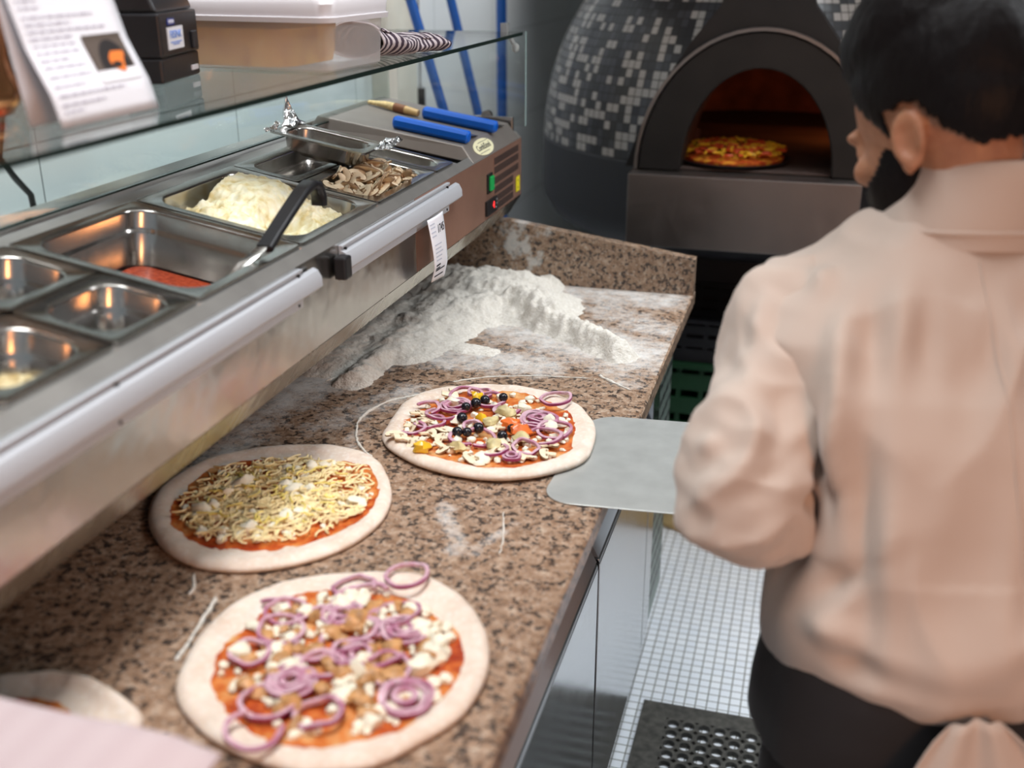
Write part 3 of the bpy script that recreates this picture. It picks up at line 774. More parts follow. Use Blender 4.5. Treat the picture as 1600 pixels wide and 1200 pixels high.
# mushroom slices
M_mushflesh = plain('mushroom_flesh', (.80, .66, .46), .6, 0, .15, 90)
M_mushskin = plain('mushroom_skin', (.28, .175, .09), .6, 0, .35, 120)
def mushroom_slice(R, th, seed):
    rnd = random.Random(seed); m = MB()
    out = []
    for k in range(13):
        a = pi * k / 12; out.append((R * cos(a), .62 * R * sin(a) + .05 * R * rnd.random()))
    sw = .26 * R; out += [(-R * .92, -.14 * R), (-R * .5, -.10 * R), (-sw, -.16 * R), (-sw * 1.1, -.75 * R), (sw * 1.1, -.78 * R), (sw, -.16 * R), (R * .5, -.10 * R), (R * .92, -.14 * R)]
    warp = rnd.uniform(-.3, .3)
    f = lambda x, y, s: (x, y, s * th / 2 + warp * (x * x - y * y) / R)
    n = len(out); cx, cy = 0, .1 * R
    vs = [f(cx, cy, 1)] + [f(x * .88, y * .88 + .01 * R, 1) for x, y in out] + [f(x, y, .8) for x, y in out] + [f(x, y, -.8) for x, y in out] + [f(x * .88, y * .88, -1) for x, y in out] + [f(cx, cy, -1)]
    for i in range(n):
        j = (i + 1) % n
        m.add([], [])
    o = len(m.v); m.v += vs
    for i in range(n):
        j = (i + 1) % n
        for fc, mi in (((0, 1 + i, 1 + j), 0), ((1 + i, 1 + n + i, 1 + n + j, 1 + j), 0), ((1 + n + i, 1 + 2 * n + i, 1 + 2 * n + j, 1 + n + j), 1 if i < 14 or i > 18 else 0), ((1 + 2 * n + i, 1 + 3 * n + i, 1 + 3 * n + j, 1 + 2 * n + j), 0), ((1 + 3 * n + i, 1 + 4 * n, 1 + 3 * n + j), 0)):
            m.f.append(fc); m.m.append(mi)
    # gills
    m.box(-R * .6, -sw, -.05 * R, .10 * R, -th * .5, th * .56, 1); m.box(sw, R * .6, -.05 * R, .10 * R, -th * .5, th * .56, 1)
    return m
mush_proto = [mushroom_slice(.0165 + .002 * i, .0036, i).build('mushroom_slice', [M_mushflesh, M_mushskin], None, 40) for i in range(4)]
rnd = random.Random(11); first = set()
def place_mush(loc, rot, label, group, sc=1.0):
    k = rnd.randrange(4); p = mush_proto[k]
    o = p if k not in first else p.copy()
    if k in first: COL.objects.link(o)
    first.add(k)
    o.location = loc; o.rotation_euler = rot; o.scale = (sc,) * 3
    return tag(o, label, 'mushroom slice', group)
LM = 'raw mushroom slice lying in the pan of sliced mushrooms'
for i in range(95):
    a = i % 12; b = i // 12
    x = rnd.uniform(-.040, .040); y = rnd.uniform(-.105, .105)
    layer = i / 95
    h = -.026 + .034 * layer * (1 - (abs(y) / .13) ** 2) + .006
    u, v = (UA + UM + .012) / 2 - x, 1.6815 + y
    place_mush(D(u, v, h), (rnd.uniform(-.75, .75), TH + rnd.uniform(-.75, .75), rnd.uniform(0, 6.28)), LM, 'mushroom slices in the pan', rnd.uniform(.85, 1.12))

# ------------------------------------------------------------------ ladle
ld = thing('ladle', 'ladle with a black hooked handle standing in the tomato sauce pan', 'ladle', (-.66, 1.21, 1.235))
P = [(-.664, 1.206, 1.232), (-.663, 1.235, 1.247), (-.662, 1.275, 1.266), (-.662, 1.315, 1.283), (-.662, 1.340, 1.288), (-.662, 1.357, 1.283), (-.662, 1.366, 1.268), (-.662, 1.366, 1.254)]
def ribbon(m, P, w, t):
    P = [Vector(p) for p in P]; rings = []
    for i, p in enumerate(P):
        tg = (P[min(i + 1, len(P) - 1)] - P[max(i - 1, 0)]).normalized(); sd = Vector((1, 0, 0)); sd = (sd - tg * sd.dot(tg)).normalized(); up = sd.cross(tg)
        rings.append([p + sd * w / 2 * x + up * t / 2 * y for x, y in ((-1, -.5), (-.8, -1), (.8, -1), (1, -.5), (1, .5), (.8, 1), (-.8, 1), (-1, .5))])
    return m.loft(rings)
ribbon(MB(), P, .022, .011).build('handle_grip', M_black, ld, 50, world=True)['label'] = 'black plastic hooked grip'
m = MB(); ribbon(m, [(-.664, 1.222, 1.240), (-.668, 1.19, 1.229), (-.675, 1.165, 1.2205), (-.690, 1.150, 1.195), (-.705, 1.140, 1.160), (-.715, 1.135, 1.145)], .016, .003)
m.build('shaft', M_steel, ld, 50, world=True)
m = MB(); pr = [(.003, -.034), (.020, -.030), (.032, -.016), (.036, 0), (.0345, 0), (.030, -.015), (.018, -.028), (.003, -.032)]
m.lathe(pr, (-.745, 1.135, 1.1475), 28); m.build('bowl', M_steel, ld, 50, world=True)

# ------------------------------------------------------------------ tools on the hood
def scraper(label, hx0, hx1, hy, bl, slope=True):
    z0, z1 = HP(hx0, hy).z, HP(hx1, hy).z; rr = .0115
    t = thing('dough_scraper', label, 'dough scraper', (hx1, hy, z1 + rr))
    m = MB(); n = 12
    d = Vector((hx1 - hx0, 0, z1 - z0)); L = d.length; d.normalize(); up = Vector((-d.z, 0, d.x)); up = up if up.z > 0 else -up
    rings = []
    for i, (a, k) in enumerate(((0, .7), (.004, 1), (L - .004, 1), (L, .75))):
        c = Vector((hx0, hy, z0)) + d * a + up * (rr + .0012)
        rings.append([c + Vector((0, 1, 0)) * rr * 1.05 * k * y + up * rr * k * z for y, z in ((1, .45), (.6, 1), (-.6, 1), (-1, .45), (-1, -.45), (-.6, -1), (.6, -1), (1, -.45))])
    m.loft(rings); m.build('grip', M_blue, t, 30, bevel=.001, world=True)['label'] = 'blue plastic grip'
    m = MB(); a0, a1 = hx0 + .008, hx1 - .008
    q = [HP(a0, hy + .010, .012), HP(a1, hy + .010, .012), HP(a1, hy + bl, .0022), HP(a0, hy + bl, .0022)]
    m.hexa([p + Vector((0, 0, -.0008)) for p in q], q); m.build('blade', M_steel, t, 0, world=True)
    return t
scraper('dough scraper with a blue grip nearest the topping pans', -.806, -.652, 2.010, .085)
scraper('dough scraper with a blue grip behind, beside the wooden brush', -.800, -.642, 2.160, .090)
br = thing('pastry_brush', 'pastry brush with a pale wooden handle and brown band by the blue scrapers', 'brush', (-.86, 2.135, HP(-.86, 2.135).z))
M_wood = plain('pale_wood', (.62, .42, .18), .5, 0, .15, 30); M_woodband = plain('brown_band', (.20, .075, .025), .5)
def bp(x, dz=.0095): return HP(x, 2.150 + (x + .80) * -.2, dz)
MB().tube([bp(-.925, .006), bp(-.90, .008), bp(-.885), bp(-.862)], [.004, .006, .0075, .0088], 12).build('bristles', plain('pale_bristle', (.70, .54, .26), .8, 0, .2, 200), br, 50, world=True)
MB().tube([bp(-.8618), bp(-.836)], .0092, 14).build('ferrule', M_woodband, br, 50, world=True)
MB().tube([bp(-.8358), bp(-.825), bp(-.806)], [.009, .0085, .007], 12).build('handle', M_wood, br, 50, world=True)

# ------------------------------------------------------------------ order ticket hanging from the rail
m = MB()
def tk(a, b):
    y = 1.652 + .077 * b; z = 1.171 - .110 * a
    x = UX + .0205 + .010 * sin(a * 2.2) - .012 * max(0, a - .75) * 2 + .002 * sin(b * 3 + a * 2)
    return Vector((x, y - .004 * sin(a * 3) , z - (b - .5) * .010 * a))
m.grid(tk, 20, 8)
tk_o = m.build('order_ticket', M_white, None, 60); tk_o.modifiers.new('thickness', 'SOLIDIFY').thickness = .0002
tag(tk_o, 'white paper order ticket with handwriting hanging from the far ticket rail', 'ticket')
def on_ticket(a, b): 
    p = tk(a, b); ex = (tk(a, min(1, b + .05)) - tk(a, max(0, b - .05))).normalized(); ey = (tk(max(0, a - .03), b) - tk(min(1, a + .03), b)).normalized()
    n = ex.cross(ey); return p + n * .0007, ex, ey
p, ex, ey = on_ticket(.20, .66); text_obj('handwritten_time', '1745', .019, M_inkblack, tk_o, frame_matrix(p, ex, ey), shear=.2)
m = MB(); rl = random.Random(4)
for a in (.08, .13, .20, .26, .40, .46, .52, .58, .64):
    b0, b1 = (.08, .32) if a < .3 else (.15, rl.uniform(.5, .9))
    P0, P1 = on_ticket(a, b0), on_ticket(a, b1)
    m.prism([P0[0], P1[0], P1[0] - P1[2] * .0022, P0[0] - P0[2] * .0022], P0[1].cross(P0[2]) * .00015)
m.build('printed_lines', plain('pale_print', (.50, .52, .60), .8), tk_o, 0, world=True)
m = MB()
for a, b1 in ((.72, .42), (.77, .40), (.80, .80), (.90, .78)):
    P0, P1 = on_ticket(a, .12), on_ticket(a - .01, b1)
    m.prism([P0[0], P1[0], P1[0] - P1[2] * .0028, P0[0] - P0[2] * .0028], P0[1].cross(P0[2]) * .00015)
m.build('black_pen_stroke', M_inkblack, tk_o, 0, world=True)
# ------------------------------------------------------------------ things on the glass shelf
SZ = 1.4245
# menu card, a folded tent
def card_pt(a, b):
    # a: 0 foot .. 1 top; b: 0 near side .. 1 far side
    y = .885 + .160 * b + .004 * a
    K = ((0, -.687), (.12, -.695), (.29, -.716), (.47, -.7295), (1.06, -.765))
    i = max(q for q in range(4) if K[q][0] <= max(0, a)); x = K[i][1] + (K[i + 1][1] - K[i][1]) * (a - K[i][0]) / (K[i + 1][0] - K[i][0])
    z = SZ + .0008 + .245 * a
    return Vector((x, y, z))
m = MB(); m.grid(card_pt, 24, 10)
def card_back(a, b):
    t = card_pt(1, b); return Vector((t.x * (1 - a) + -.726 * a, t.y, t.z * (1 - a) + (SZ + .0008) * a))
m.grid(card_back, 8, 10)
card = m.build('menu_card', M_white, None, 60); k = card.modifiers.new('thickness', 'SOLIDIFY'); k.thickness = .0006; k.offset = 0
tag(card, 'bent white printed menu card with a small oven picture, standing on the glass shelf', 'menu card')
def on_card(a, b):
    p = card_pt(a, b); ex = (card_pt(a, b + .02) - card_pt(a, b - .02)).normalized(); ey = (card_pt(a + .01, b) - card_pt(a - .01, b)).normalized(); n = ex.cross(ey)
    return p + n * .0009, ex, ey, n
def patch(m, a0, a1, b0, b1, mi=0, lift=0.0, n=6):
    g = []
    for i in range(n + 1):
        for j in range(2):
            P = on_card(a0 + (a1 - a0) * i / n, (b0, b1)[j]); g.append(P[0] + P[3] * lift)
    m.add(g, [(2 * i, 2 * i + 1, 2 * i + 3, 2 * i + 2) for i in range(n)], mi)
m = MB(); rl = random.Random(2); a = .05
while a < .96:
    b1 = rl.choice((.25, .35, .48, .58, .72, .80))
    if .12 < a < .34: b1 = min(b1, .46)
    x = .06
    while x < b1:
        w = rl.uniform(.03, .10); patch(m, a, a + .007, x, min(b1, x + w), n=1); x += w + .015
    a += rl.choice((.026, .026, .034))
m.build('printed_lines', plain('lilac_grey_print', (.40, .38, .46), .8), card, 0, fix=False)
# a small picture of an oven fire stuck on the card
t = NT('fire_picture'); M_picdark = plain('picture_brown', (.10, .075, .06), .5); M_picarch = plain('picture_black', (.016, .012, .012), .5); M_picfire = plain('picture_orange', (.80, .20, .03), .5); M_picash = plain('picture_grey', (.45, .42, .40), .5)
m = MB(); patch(m, .135, .178, .52, .92, 0, .0004); m.build('picture_caption', M_white, card, 0, fix=False)
m = MB(); patch(m, .178, .315, .52, .92, 0, .0005)
def pic_poly(pts, mi, lift):
    g = []
    for b, a in pts:
        P = on_card(a, b); g.append(P[0] + P[3] * lift)
    m.disc(g, mi)
pic_poly([(.745 + .15 * cos(t_), .186 + .105 * max(-.05, sin(t_))) for t_ in [2 * pi * k / 24 for k in range(24)]], 1, .0008)
pic_poly([(.77 + .08 * cos(t_) + .02 * sin(3 * t_), .214 + .040 * sin(t_) + .010 * cos(2 * t_)) for t_ in [2 * pi * k / 20 for k in range(20)]], 2, .0011)
pic_poly([(.74 + .05 * cos(t_), .193 + .012 * sin(t_)) for t_ in [2 * pi * k / 16 for k in range(16)]], 1, .0014)
m.build('oven_picture', [M_picdark, M_picarch, M_picfire], card, 0, fix=False)['label'] = 'small dark picture of an oven fire'

# steel pitcher behind the card, orange reflections put into its colour
pt = thing('copper_tinted_pitcher', 'shiny copper-tinted steel pitcher behind the menu card at the left edge of the photo', 'pitcher', (-.842, .925, SZ))
MB().lathe([(.038, 0), (.055, .003), (.064, .016), (.066, .03), (.060, .045), (.058, .06), (.060, .20), (.062, .205), (.059, .205), (.057, .19), (.055, .05), (.04, .01)], (0, 0, 0), 40).build('pot', M_coppertint, pt, 50)
MB().tube([(0, -.058, .18), (0, -.095, .175), (0, -.105, .13), (0, -.09, .08), (0, -.058, .06)], .006, 10).build('handle', M_coppertint, pt, 50)

# receipt printer
pr = thing('receipt_printer', 'black receipt printer with a white sticker beside the menu card on the glass shelf', 'printer', (-.85, 1.32, SZ))
PX0, PY0 = -.790, 1.238
A = Vector((-.803, 1.243, 0)); ed1 = Vector((-.838 + .803, 1.406 - 1.243, 0)).normalized(); ed2 = Vector((-ed1.y, ed1.x, 0))   # front face runs along ed1, body goes back along ed2
def pp(a, b, z): return Vector((A.x, A.y, SZ)) + ed1 * a + ed2 * b + Vector((0, 0, z))
W_, Dp = .140, .145
def pbox(m, a0, a1, b0, b1, z0, z1, mi=0, t=0):
    return m.hexa([pp(a0, b0, z0), pp(a1, b0, z0), pp(a1, b1, z0), pp(a0, b1, z0)], [pp(a0, b0 + t, z1), pp(a1, b0 + t, z1), pp(a1, b1, z1), pp(a0, b1, z1)], mi)
pbox(MB(), 0, W_, .002, Dp, .0, .031).build('base', M_black, pr, 0, bevel=.003, world=True)
pbox(MB(), 0, W_, 0, Dp, .0315, .085).build('body', M_black, pr, 0, bevel=.003, world=True)
pbox(MB(), .003, W_ - .003, .003, Dp - .003, .0855, .135, t=.02).build('lid', plain('black_lid', (.02, .02, .022), .3), pr, 0, bevel=.004, world=True)
m = MB(); pbox(m, .022, .078, -.0012, -.0002, .040, .067); st = m.build('white_sticker', M_white, pr, 0, world=True); st['label'] = 'white sticker with blue lettering'
M_blueink = plain('blue_ink', (.10, .25, .70), .7)
text_obj('sticker_lettering', 'FIISINK', .0135, M_blueink, st, frame_matrix(pp(.050, -.0014, .0575), ed1, (0, 0, 1)))
m = MB()
for z, w in ((.048, .020), (.0455, .012)): pbox(m, .050 - w, .050 + w, -.0015, -.0013, z, z + .0012)
m.build('sticker_line', M_blueink, st, 0, world=True)
m = MB(); pbox(m, .026, .050, -.0012, -.0002, .0695, .0775); bg = m.build('brand_badge', plain('navy_badge', (.02, .04, .25), .4), pr, 0, world=True); bg['label'] = 'navy blue brand badge'
text_obj('badge_lettering', 'EPSON', .0062, M_white, bg, frame_matrix(pp(.038, -.0014, .0735), ed1, (0, 0, 1)))
m = MB(); pbox(m, .108, .124, -.004, -.0002, .036, .058); m.build('power_switch', M_blackmatte, pr, 0, bevel=.001, world=True)
m = MB()
for k in range(5): pbox(m, .104 + k * .005, .107 + k * .005, -.0006, .0018, .008, .014)
m.build('rating_label', M_white, pr, 0, world=True)

# frosted food container with lid
t = NT('frosted_plastic'); t.set(Base_Color=(.86, .84, .85), Roughness=.45, Alpha=.34); M_frost = t.m
t = NT('white_lid_plastic'); t.set(Base_Color=(.78, .77, .80), Roughness=.4, Subsurface_Weight=.2, Subsurface_Radius=(.01, .01, .01)); M_lid = t.m
bx = thing('food_container', 'frosted plastic food container with a white lid holding pale dough on the glass shelf', 'container', (-.79, 1.60, SZ), (0, 0, 0))
c0 = Vector((-.661, 1.423, 0)); e1 = Vector((.014, .174, 0)).normalized(); e2 = Vector((-e1.y, e1.x, 0))
def cp(a, b, z): return Vector((c0.x, c0.y, SZ)) + e1 * a + e2 * b + Vector((0, 0, z))
CW, CL = .178, .300
def crect(z, gx, r=.018): return [cp(CW / 2 + x, CL / 2 + y, z) for x, y in rrect(CW + gx, CL + gx, r, 6)]
m = MB(); m.loft([crect(.0, -.016, .012), crect(.003, -.008, .016), crect(.072, .0)], True, False)
m.build('tub', M_frost, bx, 40, world=True)
m = MB(); m.loft([crect(.066, .004), crect(.066, .016, .022), crect(.073, .018, .022), crect(.074, .012, .022), crect(.090, .016, .024), crect(.096, .010, .024), crect(.097, -.004, .02), crect(.093, -.012, .02)], False, True)
m.build('lid', M_lid, bx, 40, world=True)
t = NT('proving_dough'); k = t.noise(40, 4); t.set(Base_Color=t.ramp(k, [(.3, (.68, .34, .05)), (.6, (.92, .55, .10)), (.8, (.92, .66, .24))]), Roughness=.6)
def drect(z, g): return [cp(CW / 2 + x, .175 + y, z) for x, y in rrect(CW - .010 + g, CL - .085 + g, .03, 6)]
m = MB(); m.loft([drect(.0042, -.014), drect(.02, -.008), drect(.056, -.003), drect(.063, -.03)], True, True)
dg = m.build('dough_mass', t.m, None, 50); tag(dg, 'golden dough mass showing through the frosted container', 'dough')
t = NT('baked_crust'); k = t.noise(40, 5); t.set(Base_Color=t.ramp(k, [(.35, (.20, .06, .015)), (.6, (.62, .26, .06)), (.8, (.75, .42, .12))]), Roughness=.5); t.bump(k, .6, .004)
m = MB(); R = []
for i in range(25):
    s = i / 24; R.append([cp(.060 + .014 * cos(2 * pi * j / 14), .035 + .185 * s, .0932 + .0165 + .016 * sin(2 * pi * j / 14) * (.3 + .7 * sin(pi * min(1, max(.04, s)))) ) for j in range(14)])
m.loft(R); tag(m.build('bread_stick', t.m, None, 60), 'golden brown baked loaf lying on the lid of the frosted container', 'bread')

# striped cloth
t = NT('striped_cotton'); s = t.n('SeparateXYZ', i_0=t.uv()); w = t.math('FRACT', t.math('MULTIPLY', s.outputs[0], 16.0)); st_ = t.math('GREATER_THAN', w, .48)
chk = t.noise(300, 2); t.set(Base_Color=t.mix(st_, (.58, .52, .54), (.055, .035, .055)), Roughness=.9); t.bump(chk, .5, .001); M_stripe = t.m
def cloth_roll(fn, nu, nv, name, mat, label, cat):
    m = MB(); m.grid(fn, nu, nv); me = m.mesh(name); ul = me.uv_layers.new(name='UVMap')
    for lp in me.loops: i, j = divmod(lp.vertex_index, nv + 1); ul.data[lp.index].uv = (i / nu, j / nv)
    o = mesh_obj(name, me, mat); k = o.modifiers.new('thickness', 'SOLIDIFY'); k.thickness = .0016; k.offset = 1
    return tag(o, label, cat)
def sc(a, b):
    # a along the roll, b around it
    y0, y1 = 1.635, 1.815
    ang = 2 * pi * b * 1.02 + .6
    wob = 1 + .18 * noise.noise(Vector((a * 5, b * 6, 1)))
    rx = (.050 - .018 * a) * wob; rz = (.0150 - .002 * a + .013 * max(0, 1 - abs(a - .05) * 3.2)) * wob * (1 if a < .93 else .75)
    c = Vector((-.715 + .065 * a, y0 + (y1 - y0) * a, SZ + .0022 + rz))
    p = c + Vector((rx * cos(ang), 0, rz * sin(ang))); p.z = max(SZ + .0020, p.z + .003 * noise.noise(Vector((a * 14, b * 9, 3)))); return p
cloth_roll(sc, 60, 28, 'striped_cloth', M_stripe, 'crumpled dark and white striped kitchen cloth at the end of the glass shelf', 'cloth')

# cables hanging behind the guard
cb = MB().tube([(-.995, 1.180, 1.47), (-.996, 1.175, 1.40), (-.995, 1.152, 1.34), (-.993, 1.172, 1.31), (-.995, 1.198, 1.283), (-.995, 1.203, 1.22), (-.995, 1.21, .95)], .0042, 10).build('black_cable', M_black, None, 60)
tag(cb, 'black cable hanging behind the back glass near the left edge of the photo', 'cable')

# tools leaning on the wall beyond the unit
def pole(label, p0, p1, r=.0125, tip=None):
    t = thing('oven_tool', label, 'oven tool', p0)
    p0, p1 = Vector(p0), Vector(p1); d = (p1 - p0); q = p0 + d * (tip or 1.0)
    MB().tube([p0, q], r, 16).build('shaft', M_bluepole, t, 60, world=True)
    if tip: MB().tube([q + d.normalized() * .0005, p1], r * 1.12, 16).build('grip', M_black, t, 60, world=True)['label'] = 'black end grip'
    return t
pole('blue pole with a black end leaning on the pale wall, closest to the cream pillar', (-.568, 2.67, .0), (-1.137, 2.66, 1.90), tip=.775)
pole('slanted blue pole leaning on the pale wall, second from the cream pillar', (-.645, 2.96, .0), (-1.135, 2.95, 2.0))
pole('upright blue pole nearest the mosaic oven', (-.957, 3.30, .0), (-.963, 3.30, 1.80), r=.0155)
th_ = thing('hanging_tool', 'thin steel rod with a black grip hanging on the wall beside the cream pillar', 'tool', (-1.09, 2.70, 1.30))
MB().tube([(-1.134, 3.05, 1.215), (-1.134, 3.05, 1.50)], .0035, 10).build('rod', M_steel, th_, world=True)
MB().tube([(-1.134, 3.05, 1.06), (-1.134, 3.05, 1.2145)], .014, 14).build('grip', M_black, th_, world=True)
# ------------------------------------------------------------------ flour on the worktop
t = NT('white_flour'); k = t.noise(190, 4); t.set(Base_Color=t.ramp(k, [(.3, (.62, .57, .49)), (.65, (.74, .70, .63))]), Roughness=.95); t.bump(t.noise(260, 5), .7, .003); M_flour = t.m
HEAP = [((-.77, 2.19), (-.60, 2.19), .10, .040), ((-.70, 2.14), (-.56, 2.07), .135, .046), ((-.585, 2.06), (-.47, 1.965), .055, .052), ((-.47, 1.965), (-.315, 1.835), .042, .036),
        ((-.70, 2.05), (-.70, 1.90), .12, .030), ((-.69, 1.92), (-.72, 1.76), .10, .022), ((-.72, 1.78), (-.728, 1.585), .040, .020), ((-.66, 1.98), (-.62, 2.02), .10, .034), ((-.78, 1.98), (-.80, 1.66), .080, .014),
        ((-.60, 1.80), (-.55, 1.79), .030, .006), ((-.665, 1.84), (-.64, 1.80), .035, .008), ((-.56, 2.235), (-.53, 2.23), .022, .022)]
def heap_h(x, y):
    h = 0
    for p, q, r, H in HEAP:
        d, tt = seg_d((x, y), p, q); d += .014 * noise.noise(Vector((x * 30, y * 30, 1))) + .006 * noise.noise(Vector((x * 90, y * 90, 4)))
        k = max(0, 1 - d / r)
        h = max(h, H * (k * k * (3 - 2 * k)) ** .8)
    if h > .0012: h += h * .22 * fbm((x, y, 2), 38, 4) + .0020 * noise.noise(Vector((x * 140, y * 140, 0))) * min(1, h / .006)
    return h
m = MB(); NX, NY = 190, 230
fx0, fx1, fy0, fy1 = -.92, -.25, 1.48, 2.242
def hf(a, b):
    x = fx0 + (fx1 - fx0) * a; y = fy0 + (fy1 - fy0) * b; h = heap_h(x, y)
    return (x, y, .8995 + h if h > .0008 else .8985)
m.grid(hf, NX, NY, keep=lambda P: max(p[2] for p in P) > .9003)
def ridge(pts, r, seed):
    rr = random.Random(seed); P = []
    pts = [Vector((*p, .9006)) for p in pts]
    for i in range(len(pts) - 1):
        for k in range(8):
            s = k / 8; a = pts[max(0, i - 1)]; b = pts[i]; c = pts[i + 1]; d = pts[min(len(pts) - 1, i + 2)]
            P.append(.5 * ((2 * b) + (c - a) * s + (2 * a - 5 * b + 4 * c - d) * s * s + (3 * b - a - 3 * c + d) * s ** 3))
    P = [p + Vector((rr.uniform(-.001, .001), rr.uniform(-.001, .001), 0)) for p in P]
    R = [r * rr.uniform(.45, 1.25) for _ in P]; R[0] = R[-1] = r * .15
    m.tube(P, R, 7)
ridge([(-.545, 1.600), (-.602, 1.556), (-.640, 1.511), (-.653, 1.448), (-.641, 1.40), (-.617, 1.352), (-.577, 1.312)], .0026, 1)
ridge([(-.608, .925), (-.603, .900), (-.593, .846), (-.588, .805)], .0024, 2)
ridge([(-.564, 1.628), (-.514, 1.666), (-.431, 1.695), (-.332, 1.71)], .0014, 3)
ridge([(-.33, 1.725), (-.30, 1.70), (-.262, 1.672)], .0028, 5)
ridge([(-.352, 1.21), (-.335, 1.15), (-.325, 1.10)], .0011, 6)
ridge([(-.66, .965), (-.645, .940), (-.64, .92)], .0022, 7)
ridge([(-.745, 1.70), (-.755, 1.62), (-.775, 1.57)], .0018, 8)
fl = m.build('flour', M_flour, None, 0); fl.data.polygons.foreach_set('use_smooth', [True] * len(fl.data.polygons))
tag(fl, 'heap and smears of white flour spread over the far part of the granite worktop', 'flour', kind='stuff')

# ------------------------------------------------------------------ pizzas
t = NT('raw_dough'); k = t.noise(28, 4); fl_ = t.noise(150, 3)
t.set(Base_Color=t.mix(t.ramp(fl_, [(.5, 0.0), (.7, .5)]), t.ramp(k, [(.3, (.66, .52, .41)), (.65, (.78, .66, .55))]), (.83, .78, .71)), Roughness=.7, Subsurface_Weight=.12, Subsurface_Radius=(.006, .004, .002)); t.bump(k, .25, .006); M_dough = t.m
t = NT('spread_tomato'); k = t.noise(26, 4, None, .6); k2 = t.noise(90, 3)
col = t.ramp(t.math('ADD', t.math('MULTIPLY', k, .8), t.math('MULTIPLY', k2, .25)), [(.38, (.30, .028, .008)), (.47, (.48, .085, .015)), (.56, (.62, .19, .040)), (.68, (.70, .40, .17))])
t.set(Base_Color=col, Roughness=.32); t.bump(k2, .4, .002); M_spread = t.m
M_shred = plain('shredded_cheese', (.86, .71, .38), .5, nz=.12, nscale=60)
M_crumb = plain('white_cheese', (.84, .78, .62), .55, nz=.08, nscale=60)
M_parm = plain('yellow_cheese', (.82, .66, .18), .5, nz=.15, nscale=60)
t = NT('red_onion'); k = t.noise(60, 2); t.set(Base_Color=t.ramp(k, [(.35, (.44, .17, .26)), (.65, (.66, .44, .50))]), Roughness=.28, Subsurface_Weight=.25, Subsurface_Radius=(.004, .002, .003), Specular_IOR_Level=.6); M_onion = t.m
M_onionskin = plain('onion_skin_purple', (.30, .035, .13), .3)
M_olive = plain('black_olive', (.010, .009, .014), .16)
M_olivein = plain('olive_inside', (.05, .035, .04), .4)
M_ypep = plain('yellow_pepper', (.85, .50, .02), .25, nz=.15, nscale=70)
M_opep = plain('orange_pepper', (.80, .17, .03), .25, nz=.15, nscale=70)
M_arti = plain('artichoke', (.62, .52, .26), .5, nz=.25, nscale=70)
M_brown = plain('browned_meat', (.50, .26, .10), .5, nz=.35, nscale=90)

